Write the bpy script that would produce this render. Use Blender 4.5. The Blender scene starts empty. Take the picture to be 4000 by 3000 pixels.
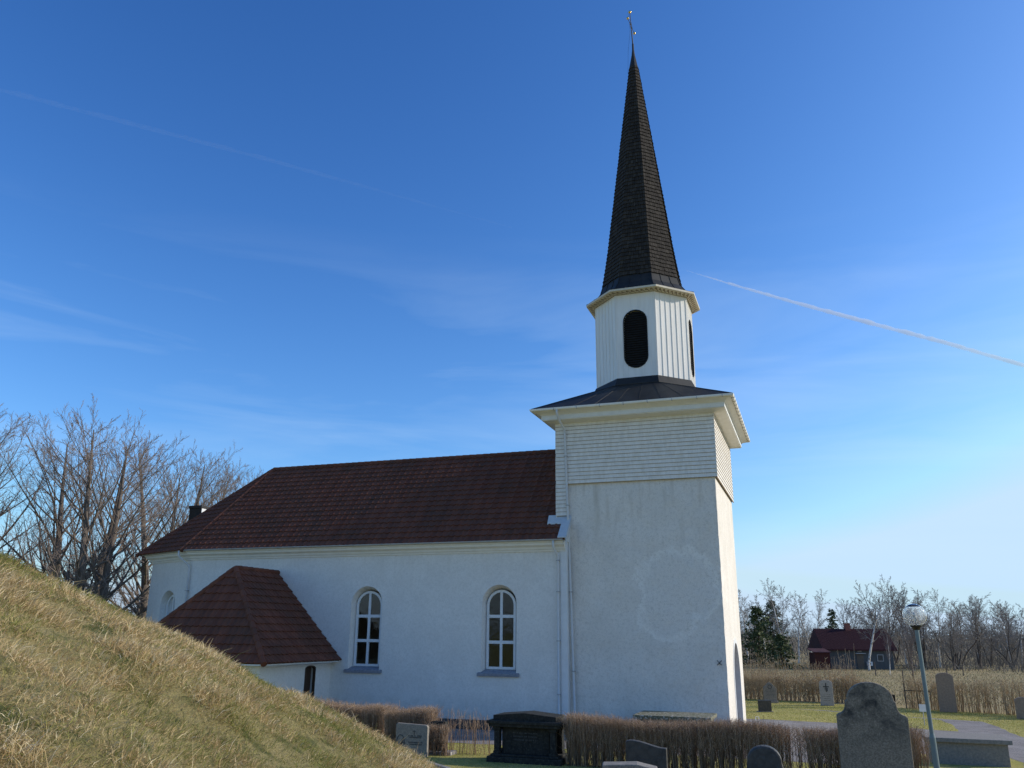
import bpy, bmesh, math, random
import numpy as np
from mathutils import Vector, Matrix, noise as mnoise

# ------------------------------------------------------------------ camera, world, sun, exposure
scene = bpy.context.scene
COL = scene.collection
R = math.radians
PI = math.pi

cam_data = bpy.data.cameras.new("camera")
cam_data.sensor_width = 36.0
cam_data.lens = 29.25
cam_data.clip_start = 0.1
cam_data.clip_end = 12000
cam = bpy.data.objects.new("camera", cam_data)
COL.objects.link(cam)
PIT, ROL = R(16.662), R(0.4956)
_rt = Vector((1, 0, 0)); _up = Vector((0, -math.sin(PIT), math.cos(PIT))); _fw = Vector((0, math.cos(PIT), math.sin(PIT)))
_r = _rt * math.cos(ROL) + _up * math.sin(ROL)
_u = _up * math.cos(ROL) - _rt * math.sin(ROL)
cam.matrix_world = Matrix(((_r.x, _u.x, -_fw.x, 0), (_r.y, _u.y, -_fw.y, 0), (_r.z, _u.z, -_fw.z, 3.9), (0, 0, 0, 1)))
scene.camera = cam

SUN_AZ, SUN_EL = 86.0, 24.5          # azimuth measured clockwise from +Y
world = bpy.data.worlds.new("World")
scene.world = world
world.use_nodes = True
wn, wl = world.node_tree.nodes, world.node_tree.links
wn.clear()
w_out = wn.new("ShaderNodeOutputWorld"); w_bg = wn.new("ShaderNodeBackground"); w_sky = wn.new("ShaderNodeTexSky")
w_sky.sky_type = 'NISHITA'; w_sky.sun_disc = False
w_sky.sun_elevation = R(SUN_EL); w_sky.sun_rotation = R(SUN_AZ)
w_sky.altitude = 0; w_sky.air_density = 1.0; w_sky.dust_density = 1.2; w_sky.ozone_density = 4.0
w_bg.inputs[1].default_value = 0.13
# thin cirrus streaks
w_tc = wn.new("ShaderNodeTexCoord"); w_mp = wn.new("ShaderNodeMapping"); w_mp.vector_type = 'POINT'
w_mp.inputs['Rotation'].default_value = (R(6), R(-9), R(20)); w_mp.inputs['Scale'].default_value = (1.3, 1.3, 9.0)
w_n = wn.new("ShaderNodeTexNoise"); w_n.inputs['Scale'].default_value = 1.6; w_n.inputs['Detail'].default_value = 5; w_n.inputs['Roughness'].default_value = 0.55
w_n.inputs['Distortion'].default_value = 0.6
w_ra = wn.new("ShaderNodeMapRange"); w_ra.inputs[1].default_value = 0.46; w_ra.inputs[2].default_value = 0.76; w_ra.inputs[3].default_value = 0; w_ra.inputs[4].default_value = 0.22
w_sep = wn.new("ShaderNodeSeparateXYZ")
w_el = wn.new("ShaderNodeMapRange"); w_el.inputs[1].default_value = 0.45; w_el.inputs[2].default_value = 0.34; w_el.inputs[3].default_value = 0; w_el.inputs[4].default_value = 1
w_mul = wn.new("ShaderNodeMath"); w_mul.operation = 'MULTIPLY'
w_mix = wn.new("ShaderNodeMixRGB"); w_mix.inputs[2].default_value = (4.4, 5.6, 7.0, 1)
wl.new(w_tc.outputs['Generated'], w_mp.inputs[0]); wl.new(w_mp.outputs[0], w_n.inputs['Vector'])
wl.new(w_n.outputs['Fac'], w_ra.inputs[0]); wl.new(w_tc.outputs['Generated'], w_sep.inputs[0])
wl.new(w_sep.outputs['Z'], w_el.inputs[0]); wl.new(w_ra.outputs[0], w_mul.inputs[0]); wl.new(w_el.outputs[0], w_mul.inputs[1])
# camera-like contrast of the sky: a power curve per channel on the physical sky
w_s = wn.new("ShaderNodeSeparateColor"); w_c = wn.new("ShaderNodeCombineColor"); wl.new(w_sky.outputs[0], w_s.inputs[0])
for _i, (_g, _k) in enumerate(((1.72, 5.6), (1.42, 3.65), (1.22, 3.2))):
    a = wn.new("ShaderNodeMath"); a.operation = 'MULTIPLY'; a.inputs[1].default_value = 0.0858; wl.new(w_s.outputs[_i], a.inputs[0])
    p = wn.new("ShaderNodeMath"); p.operation = 'POWER'; p.inputs[1].default_value = _g; wl.new(a.outputs[0], p.inputs[0])
    q = wn.new("ShaderNodeMath"); q.operation = 'MULTIPLY'; q.inputs[1].default_value = _k / 0.156; wl.new(p.outputs[0], q.inputs[0])
    m = wn.new("ShaderNodeMath"); m.operation = 'MINIMUM'; m.inputs[1].default_value = (3.7, 5.1, 6.5)[_i]; wl.new(q.outputs[0], m.inputs[0])
    if _i == 0: w_red = m.outputs[0]; wl.new(w_red, w_c.inputs[0])
    else:      # keeps the low sky from turning pink
        f = wn.new("ShaderNodeMath"); f.operation = 'MULTIPLY'; f.inputs[1].default_value = (1, 1.3, 1.62)[_i]; wl.new(w_red, f.inputs[0])
        x = wn.new("ShaderNodeMath"); x.operation = 'MAXIMUM'; wl.new(f.outputs[0], x.inputs[0]); wl.new(m.outputs[0], x.inputs[1]); wl.new(x.outputs[0], w_c.inputs[_i])
wl.new(w_mul.outputs[0], w_mix.inputs[0]); wl.new(w_c.outputs[0], w_mix.inputs[1])
wl.new(w_mix.outputs[0], w_bg.inputs[0]); wl.new(w_bg.outputs[0], w_out.inputs[0])

sun_d = bpy.data.lights.new("sun", 'SUN'); sun_d.energy = 3.3; sun_d.angle = R(0.5); sun_d.color = (1.0, 0.93, 0.82)
sun = bpy.data.objects.new("sun", sun_d); COL.objects.link(sun)
_sd = Vector((math.sin(R(SUN_AZ)) * math.cos(R(SUN_EL)), math.cos(R(SUN_AZ)) * math.cos(R(SUN_EL)), math.sin(R(SUN_EL))))
sun.rotation_mode = 'QUATERNION'; sun.rotation_quaternion = _sd.to_track_quat('Z', 'Y')

scene.view_settings.view_transform = 'Standard'
scene.view_settings.look = 'None'
scene.view_settings.gamma = 1.0
scene.view_settings.exposure = 0.26
scene.view_settings.use_curve_mapping = False
scene.cycles.max_bounces = 8
scene.cycles.volume_bounces = 1
scene.cycles.use_denoising = True
scene.cycles.denoiser = 'OPENIMAGEDENOISE'
scene.cycles.denoising_input_passes = 'RGB_ALBEDO_NORMAL'
scene.cycles.denoising_prefilter = 'NONE'

rng = np.random.default_rng(7)
random.seed(7)

# ------------------------------------------------------------------ materials
def nm(name):
    m = bpy.data.materials.new(name); m.use_nodes = True
    nt = m.node_tree; b = nt.nodes["Principled BSDF"]
    return m, nt, b

def noise_node(nt, vec, scale, detail=5, rough=0.55, dist=0.0):
    n = nt.nodes.new("ShaderNodeTexNoise"); n.inputs['Scale'].default_value = scale
    n.inputs['Detail'].default_value = detail; n.inputs['Roughness'].default_value = rough; n.inputs['Distortion'].default_value = dist
    nt.links.new(vec, n.inputs['Vector']); return n.outputs['Fac']

def ramp(nt, fac, lo, hi, a=0.0, b=1.0):
    r = nt.nodes.new("ShaderNodeMapRange"); r.inputs[1].default_value = lo; r.inputs[2].default_value = hi
    r.inputs[3].default_value = a; r.inputs[4].default_value = b
    nt.links.new(fac, r.inputs[0]); return r.outputs[0]

def mixc(nt, fac, a, b, blend='MIX'):
    m = nt.nodes.new("ShaderNodeMixRGB"); m.blend_type = blend
    if isinstance(fac, float): m.inputs[0].default_value = fac
    else: nt.links.new(fac, m.inputs[0])
    for i, v in ((1, a), (2, b)):
        if isinstance(v, tuple): m.inputs[i].default_value = (*v, 1)
        else: nt.links.new(v, m.inputs[i])
    return m.outputs[0]

def bump(nt, b, h, strength=0.3, dist=0.02):
    n = nt.nodes.new("ShaderNodeBump"); n.inputs['Strength'].default_value = strength; n.inputs['Distance'].default_value = dist
    nt.links.new(h, n.inputs['Height']); nt.links.new(n.outputs[0], b.inputs['Normal'])

def coords(nt, kind='Object'):
    return nt.nodes.new("ShaderNodeTexCoord").outputs[kind]

def scaled(nt, vec, s):
    m = nt.nodes.new("ShaderNodeMapping"); m.inputs['Scale'].default_value = s
    nt.links.new(vec, m.inputs[0]); return m.outputs[0]

def pm(name, c1, c2, scale=3.0, rough=0.85, lo=0.35, hi=0.65, detail=6, bscale=None, bstr=0.3, bdist=0.01, metal=0.0, c3=None, s3=20.0, stretch=None, spec=0.3):
    m, nt, b = nm(name)
    v = coords(nt)
    if stretch: v = scaled(nt, v, stretch)
    f = ramp(nt, noise_node(nt, v, scale, detail), lo, hi)
    c = mixc(nt, f, c1, c2)
    if c3 is not None:
        f3 = ramp(nt, noise_node(nt, v, s3, 4), 0.52, 0.68)
        c = mixc(nt, f3, c, c3)
    nt.links.new(c, b.inputs['Base Color'])
    b.inputs['Roughness'].default_value = rough; b.inputs['Metallic'].default_value = metal
    b.inputs['Specular IOR Level'].default_value = spec
    if bscale: bump(nt, b, noise_node(nt, v, bscale, 6, 0.65), bstr, bdist)
    return m

def attr_mat(name, stops, rough=0.8, trans=0.0, spec=0.2):
    """colour per blade / twig from the 'tint' attribute"""
    m, nt, b = nm(name)
    a = nt.nodes.new("ShaderNodeAttribute"); a.attribute_name = 'tint'
    r = nt.nodes.new("ShaderNodeValToRGB"); e = r.color_ramp.elements
    while len(e) < len(stops): e.new(0.5)
    for i, (p, c) in enumerate(stops): e[i].position = p; e[i].color = (*c, 1)
    nt.links.new(a.outputs['Fac'], r.inputs[0])
    nt.links.new(r.outputs[0], b.inputs['Base Color'])
    b.inputs['Roughness'].default_value = rough; b.inputs['Specular IOR Level'].default_value = spec
    if trans > 0:
        t = nt.nodes.new("ShaderNodeBsdfTranslucent"); nt.links.new(r.outputs[0], t.inputs[0])
        mx = nt.nodes.new("ShaderNodeMixShader"); mx.inputs[0].default_value = trans
        o = nt.nodes["Material Output"]
        nt.links.new(b.outputs[0], mx.inputs[1]); nt.links.new(t.outputs[0], mx.inputs[2]); nt.links.new(mx.outputs[0], o.inputs[0])
    return m

M = {}
M['render'] = pm('white_render', (.83, .795, .745), (.755, .72, .67), 1.1, .9, .3, .7, bscale=55, bstr=.5, bdist=.012)
M['white_paint'] = pm('white_paint', (.76, .76, .75), (.70, .70, .69), 4, .55, bscale=30, bstr=.1, bdist=.003)
M['cream_paint'] = pm('cream_paint', (.84, .81, .75), (.78, .75, .68), 3, .6, bscale=30, bstr=.1, bdist=.003)
M['shingle_white'] = pm('white_shingle_paint', (.84, .80, .74), (.70, .66, .59), 7, .75, .3, .72, bscale=60, bstr=.25, bdist=.006, stretch=(1, 1, .35))
M['board_white'] = pm('white_board_paint', (.86, .83, .78), (.76, .73, .68), 5, .6, .35, .75, bscale=40, bstr=.15, bdist=.004, stretch=(1, 1, .12))
M['scroll'] = pm('brown_scroll_paint', (.20, .14, .09), (.26, .18, .12), 8, .8)
M['frieze'] = pm('beige_frieze_paint', (.70, .63, .51), (.62, .55, .44), 5, .75)
M['black_metal'] = pm('black_sheet_metal', (.018, .017, .016), (.032, .030, .028), 1.6, .55, bscale=4, bstr=.1, bdist=.01)
M['dark_wood'] = pm('dark_shutter', (.012, .011, .011), (.02, .018, .016), 6, .75)
M['iron'] = pm('iron', (.03, .03, .032), (.05, .045, .04), 8, .6)
M['gold'] = pm('gold_leaf', (.85, .58, .18), (.80, .52, .14), 6, .22, metal=1.0)
M['sill'] = pm('grey_sill_stone', (.22, .22, .24), (.30, .30, .32), 9, .8, bscale=50, bstr=.3, bdist=.004)
M['plinth'] = pm('dark_plinth', (.07, .065, .06), (.12, .11, .10), 6, .9, bscale=30, bstr=.4)
M['flashing'] = pm('blue_grey_flashing', (.50, .53, .55), (.58, .60, .60), 5, .5)
M['pipe'] = pm('white_pipe', (.66, .66, .65), (.60, .60, .59), 3, .5)
M['door'] = pm('brown_door', (.045, .027, .017), (.075, .045, .028), 3, .7, stretch=(9, 9, .6))
M['zinc'] = pm('grey_zinc', (.36, .36, .36), (.46, .45, .44), 4, .5)
M['inside'] = pm('inside_plaster', (.16, .14, .10), (.12, .10, .08), 2, .9)
M['slate_stone'] = pm('grey_granite', (0.213, 0.190, 0.162), (0.312, 0.274, 0.230), 14, .8, bscale=70, bstr=.25, bdist=.004, c3=(.12, .12, .12), s3=60)
M['pale_stone'] = pm('pale_stone', (.34, .31, .28), (.44, .40, .36), 9, .85, bscale=60, bstr=.3, bdist=.004, c3=(.30, .28, .25), s3=40)
M['pink_stone'] = pm('pinkish_granite', (0.241, 0.179, 0.133), (0.322, 0.247, 0.190), 12, .85, bscale=50, bstr=.4, bdist=.008, c3=(.2, .17, .15), s3=50)
M['dark_stone'] = pm('dark_granite', (0.048, 0.046, 0.041), (0.088, 0.078, 0.067), 9, .55, bscale=60, bstr=.15, bdist=.003, c3=(.08, .08, .075), s3=24)
M['black_stone'] = pm('blackened_stone', (.014, .014, .014), (.03, .03, .027), 6, .85, bscale=30, bstr=.4, bdist=.01, c3=(.055, .055, .045), s3=14)
M['mossy_lid'] = pm('lichened_stone', (.17, .155, .115), (.11, .115, .06), 5, .9, bscale=30, bstr=.4, bdist=.01, c3=(.52, .50, .44), s3=13)
M['engrave'] = pm('engraved_marks', (.06, .06, .06), (.09, .09, .09), 10, .9)
M['lamp_green'] = pm('grey_green_pole_paint', (.15, .195, .195), (.19, .235, .23), 3, .4, spec=.5)
M['lamp_black'] = pm('black_plastic', (.02, .02, .022), (.03, .03, .03), 5, .4)
M['kerb'] = pm('kerb_stone', (.22, .21, .20), (.32, .30, .28), 8, .9, bscale=40, bstr=.4)
M['red_roof'] = pm('dull_red_roof', (.052, .015, .018), (.075, .024, .026), 2, .8, stretch=(8, 8, .6))
M['grey_boards'] = pm('blue_grey_boards', (.075, .08, .085), (.105, .11, .11), 2, .8, stretch=(9, 9, .4))
M['brick'] = pm('brick_chimney', (.30, .11, .08), (.24, .09, .07), 12, .85)
M['red_shed'] = pm('falu_red_boards', (.07, .018, .015), (.05, .014, .012), 4, .8)
M['wood_post'] = pm('weathered_post', (.11, .085, .065), (.17, .14, .11), 6, .85, stretch=(6, 6, .5))
M['paper'] = pm('white_plate', (.80, .80, .78), (.74, .74, .72), 4, .5)
M['bark'] = pm('lime_bark', (.11, .085, .068), (.19, .155, .125), 3, .95, bscale=14, bstr=.6, bdist=.03, stretch=(3, 3, .7))
M['twig'] = pm('bare_twigs', (.20, .155, .13), (.27, .215, .185), 1.5, .8)
M['birch_bark'] = pm('birch_bark', (.66, .62, .56), (.10, .08, .07), 1.6, .8, .52, .66, stretch=(1.5, 1.5, 2.4))
M['birch_twig'] = pm('birch_twigs', (.22, .19, .16), (.30, .265, .225), 1.0, .8)
M['far_bark'] = pm('dark_bark', (.075, .06, .05), (.12, .10, .085), 2, .95)
M['needles'] = pm('conifer_needles', (.040, .060, .025), (.095, .115, .040), .9, .8, .3, .7)
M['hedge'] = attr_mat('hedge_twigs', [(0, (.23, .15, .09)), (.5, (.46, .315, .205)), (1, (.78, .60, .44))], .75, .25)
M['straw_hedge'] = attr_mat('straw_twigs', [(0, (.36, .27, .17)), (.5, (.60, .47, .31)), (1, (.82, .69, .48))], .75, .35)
M['grass'] = attr_mat('dry_grass', [(0, (.14, .17, .04)), (.28, (.36, .34, .10)), (.45, (.40, .26, .12)), (.62, (.56, .40, .20)), (.8, (.72, .56, .30)), (1, (.92, .79, .54))], .6, .28)
M['lawn_blade'] = attr_mat('lawn_blades', [(0, (0.176, 0.195, 0.042)), (.6, (0.400, 0.360, 0.105)), (1, (0.616, 0.513, 0.221))], .7, .25)

def ground_material():
    m, nt, b = nm('lawn_and_field')
    v = coords(nt)
    n1 = noise_node(nt, v, .35, 6, .6); n2 = noise_node(nt, v, 3.5, 6, .65); n3 = noise_node(nt, v, 28, 4, .7)
    lawn = mixc(nt, ramp(nt, n1, .35, .65), (0.320, 0.307, 0.070), (0.510, 0.435, 0.154))
    lawn = mixc(nt, ramp(nt, n2, .45, .75), lawn, (0.540, 0.429, 0.188))
    lawn = mixc(nt, ramp(nt, n3, .5, .75, 0, .55), lawn, (0.204, 0.221, 0.048))
    field = mixc(nt, ramp(nt, n1, .3, .7), (.42, .31, .17), (.32, .265, .11))
    field = mixc(nt, ramp(nt, n2, .45, .75, 0, .7), field, (.50, .39, .24))
    # field beyond the far hedge: y*0.69 + x*0.72 distance from the hedge line
    g = nt.nodes.new("ShaderNodeVectorMath"); g.operation = 'DOT_PRODUCT'; g.inputs[1].default_value = (.665, .747, 0)
    nt.links.new(v, g.inputs[0])
    side = ramp(nt, g.outputs['Value'], 52.2, 52.9)
    c = mixc(nt, side, lawn, field)
    nt.links.new(c, b.inputs['Base Color']); b.inputs['Roughness'].default_value = .95; b.inputs['Specular IOR Level'].default_value = .1
    bump(nt, b, n3, .8, .05)
    return m
M['ground'] = ground_material()
M['mound_soil'] = pm('matted_grass', (.24, .20, .075), (.36, .29, .125), 2.2, .95, .3, .7, bscale=26, bstr=.9, bdist=.06, c3=(.10, .11, .03), s3=5)
M['gravel'] = pm('gravel', (.20, .175, .16), (.29, .26, .24), 1.2, .95, bscale=38, bstr=.8, bdist=.03, c3=(.37, .34, .32), s3=46)

def render_material():
    m, nt, b = nm('limewashed_render'); v = coords(nt)
    c = mixc(nt, ramp(nt, noise_node(nt, v, 1.1, 6, .6), .3, .7), (.83, .795, .745), (.755, .72, .67))
    sx = nt.nodes.new("ShaderNodeSeparateXYZ"); nt.links.new(v, sx.inputs[0])
    def both(f, mask, col, c):
        q = nt.nodes.new("ShaderNodeMath"); q.operation = 'MULTIPLY'; nt.links.new(f, q.inputs[0]); nt.links.new(mask, q.inputs[1]); return mixc(nt, q.outputs[0], c, col)
    st = noise_node(nt, scaled(nt, v, (2.6, 2.6, .22)), 1.3, 6, .65)
    c = both(ramp(nt, st, .50, .74, 0, .28), ramp(nt, sx.outputs['Z'], 5.6, 7.3), (.55, .49, .40), c)      # rain streaks under the eaves
    c = both(ramp(nt, noise_node(nt, v, 2.4, 6, .7), .40, .62, 0, .6), ramp(nt, sx.outputs['Z'], 1.5, .3), (.40, .37, .31), c)  # splash dirt at the foot
    c = mixc(nt, ramp(nt, noise_node(nt, v, 3.3, 7, .72), .66, .74, 0, .35), c, (.52, .48, .42))
    c = mixc(nt, ramp(nt, noise_node(nt, v, 9, 6, .7), .45, .62, 0, .5), c, (.66, .63, .58))
    c = mixc(nt, ramp(nt, noise_node(nt, v, 26, 3, .7), .52, .66, 0, .45), c, (.60, .57, .52))
    nt.links.new(c, b.inputs['Base Color']); b.inputs['Roughness'].default_value = .93; b.inputs['Specular IOR Level'].default_value = .2
    h = nt.nodes.new("ShaderNodeMath"); h.operation = 'MULTIPLY_ADD'; h.inputs[1].default_value = .6
    nt.links.new(noise_node(nt, v, 45, 5, .7), h.inputs[0]); nt.links.new(noise_node(nt, v, 7, 5, .6), h.inputs[2])
    bump(nt, b, h.outputs[0], .45, .015); return m
M['render'] = render_material()

def tower_material():
    """rough weathered lime plaster with a paler repaired patch and brownish run-off stains"""
    m, nt, b = nm('weathered_tower_plaster')
    v = coords(nt)
    n1 = noise_node(nt, v, .7, 6, .6); n2 = noise_node(nt, v, 5, 6, .65)
    c = mixc(nt, ramp(nt, n1, .3, .7), (.83, .775, .70), (.72, .665, .59))
    c = mixc(nt, ramp(nt, n2, .55, .8, 0, .55), c, (.55, .50, .425))
    st = noise_node(nt, scaled(nt, v, (2.2, 2.2, .35)), 1.1, 5, .6)
    sx = nt.nodes.new("ShaderNodeSeparateXYZ"); nt.links.new(v, sx.inputs[0])
    top = ramp(nt, sx.outputs['Z'], 6.5, 10.2)
    mm = nt.nodes.new("ShaderNodeMath"); mm.operation = 'MULTIPLY'
    nt.links.new(ramp(nt, st, .52, .75, 0, .75), mm.inputs[0]); nt.links.new(top, mm.inputs[1])
    c = mixc(nt, mm.outputs[0], c, (.47, .40, .31))
    # repaired patch: two overlapping discs with a ragged outline, on the front wall
    masks = []
    for (cx, cz, rx, rz) in ((-1.75, 6.1, 1.75, 1.25), (-2.15, 4.75, 1.35, 1.15), (-1.0, 5.4, 1.0, .9)):
        a = nt.nodes.new("ShaderNodeVectorMath"); a.operation = 'SUBTRACT'; a.inputs[1].default_value = (cx, 0, cz); nt.links.new(v, a.inputs[0])
        s = nt.nodes.new("ShaderNodeVectorMath"); s.operation = 'MULTIPLY'; s.inputs[1].default_value = (1 / rx, 0.2, 1 / rz); nt.links.new(a.outputs[0], s.inputs[0])
        l = nt.nodes.new("ShaderNodeVectorMath"); l.operation = 'LENGTH'; nt.links.new(s.outputs[0], l.inputs[0])
        masks.append(l.outputs['Value'])
    mn = nt.nodes.new("ShaderNodeMath"); mn.operation = 'MINIMUM'; nt.links.new(masks[0], mn.inputs[0]); nt.links.new(masks[1], mn.inputs[1])
    mn2 = nt.nodes.new("ShaderNodeMath"); mn2.operation = 'MINIMUM'; nt.links.new(mn.outputs[0], mn2.inputs[0]); nt.links.new(masks[2], mn2.inputs[1])
    ad = nt.nodes.new("ShaderNodeMath"); ad.operation = 'MULTIPLY_ADD'; ad.inputs[1].default_value = .9
    nt.links.new(noise_node(nt, v, 2.2, 5, .6), ad.inputs[0]); nt.links.new(mn2.outputs[0], ad.inputs[2])
    patch = ramp(nt, ad.outputs[0], 1.50, 1.36)
    rim = ramp(nt, ad.outputs[0], 1.16, 1.40)
    speck = noise_node(nt, v, 30, 3, .8)
    pc = mixc(nt, ramp(nt, speck, .42, .6, 0, .7), (.82, .77, .70), (.71, .66, .59))
    pc = mixc(nt, rim, pc, (.88, .835, .76))
    c = mixc(nt, patch, c, pc)
    c = mixc(nt, ramp(nt, noise_node(nt, v, 8, 7, .75), .50, .66, 0, .6), c, (.53, .49, .43))
    c = mixc(nt, ramp(nt, noise_node(nt, v, 24, 3, .7), .54, .68, 0, .5), c, (.47, .44, .39))
    # grey weather spots
    sp = ramp(nt, noise_node(nt, v, 2.6, 7, .7), .68, .76, 0, .5)
    c = mixc(nt, sp, c, (.40, .36, .31))
    nt.links.new(c, b.inputs['Base Color']); b.inputs['Roughness'].default_value = .95; b.inputs['Specular IOR Level'].default_value = .15
    h = nt.nodes.new("ShaderNodeMath"); h.operation = 'MULTIPLY_ADD'; h.inputs[1].default_value = .5
    nt.links.new(noise_node(nt, v, 40, 5, .7), h.inputs[0]); nt.links.new(noise_node(nt, v, 9, 5, .6), h.inputs[2])
    bump(nt, b, h.outputs[0], .7, .02)
    return m
M['tower'] = tower_material()

def tile_material():
    m, nt, b = nm('red_clay_tiles')
    v = coords(nt)
    at = nt.nodes.new("ShaderNodeAttribute"); at.attribute_name = 'tint'
    n1 = noise_node(nt, v, .8, 6, .65); n2 = noise_node(nt, v, 9, 5, .7)
    c = mixc(nt, at.outputs['Fac'], (.150, .054, .033), (.200, .076, .046))
    c = mixc(nt, ramp(nt, n1, .42, .7, 0, .75), c, (.092, .052, .036))
    c = mixc(nt, ramp(nt, n2, .58, .75, 0, .5), c, (.12, .095, .08))
    nt.links.new(c, b.inputs['Base Color']); b.inputs['Roughness'].default_value = .88; b.inputs['Specular IOR Level'].default_value = .2
    bump(nt, b, n2, .3, .01)
    return m
M['tile'] = tile_material()

def spire_material():
    m, nt, b = nm('tarred_shingles')
    v = coords(nt)
    at = nt.nodes.new("ShaderNodeAttribute"); at.attribute_name = 'tint'
    c = mixc(nt, at.outputs['Fac'], (.024, .019, .015), (.052, .043, .034))
    st = noise_node(nt, scaled(nt, v, (8, 8, .8)), 3, 4, .6)
    c = mixc(nt, ramp(nt, st, .5, .7, 0, .4), c, (.085, .070, .056))
    nt.links.new(c, b.inputs['Base Color']); b.inputs['Roughness'].default_value = .85; b.inputs['Specular IOR Level'].default_value = .25
    bump(nt, b, st, .3, .01)
    return m
M['spire'] = spire_material()

def glass_material(name, tint=(.55, .58, .52), clear=.6):
    m, nt, b = nm(name)
    o = nt.nodes["Material Output"]; nt.nodes.remove(b)
    t = nt.nodes.new("ShaderNodeBsdfTransparent"); t.inputs[0].default_value = (*tint, 1)
    g = nt.nodes.new("ShaderNodeBsdfGlossy"); g.inputs['Roughness'].default_value = .04; g.inputs[0].default_value = (.9, .9, .9, 1)
    bn = nt.nodes.new('ShaderNodeBump'); bn.inputs['Strength'].default_value = .25; bn.inputs['Distance'].default_value = .02
    nt.links.new(noise_node(nt, coords(nt), 3.2, 3, .5), bn.inputs['Height']); nt.links.new(bn.outputs[0], g.inputs['Normal'])
    f = nt.nodes.new("ShaderNodeFresnel"); f.inputs[0].default_value = 1.5
    x = nt.nodes.new("ShaderNodeMixShader"); nt.links.new(f.outputs[0], x.inputs[0]); nt.links.new(t.outputs[0], x.inputs[1]); nt.links.new(g.outputs[0], x.inputs[2])
    nt.links.new(x.outputs[0], o.inputs[0])
    return m
M['glass'] = glass_material('window_glass')
def globe_glass():
    m, nt, b = nm('clear_globe_plastic')
    b.inputs['Transmission Weight'].default_value = 1.0; b.inputs['Roughness'].default_value = .02; b.inputs['IOR'].default_value = 1.45
    b.inputs['Base Color'].default_value = (.95, .96, .96, 1)
    t = nt.nodes.new('ShaderNodeBsdfTranslucent'); t.inputs[0].default_value = (.9, .92, .95, 1)
    x = nt.nodes.new('ShaderNodeMixShader'); x.inputs[0].default_value = .14; o = nt.nodes['Material Output']
    nt.links.new(b.outputs[0], x.inputs[1]); nt.links.new(t.outputs[0], x.inputs[2]); nt.links.new(x.outputs[0], o.inputs[0])
    return m
M['globe'] = globe_glass()
M['leaded'] = glass_material('yellowish_leaded_glass', (.20, .155, .07))
def contrail_material(name, dens):
    m, nt, b = nm(name)
    nt.nodes.remove(b); o = nt.nodes["Material Output"]
    p = nt.nodes.new("ShaderNodeVolumePrincipled"); p.inputs['Color'].default_value = (1, 1, 1, 1); p.inputs['Density'].default_value = dens
    p.inputs['Anisotropy'].default_value = .1
    nt.links.new(p.outputs[0], o.inputs['Volume'])
    return m
M['contrail'] = contrail_material('contrail_vapour', .06)
M['faint_contrail'] = contrail_material('faint_contrail_vapour', .0016)

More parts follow.
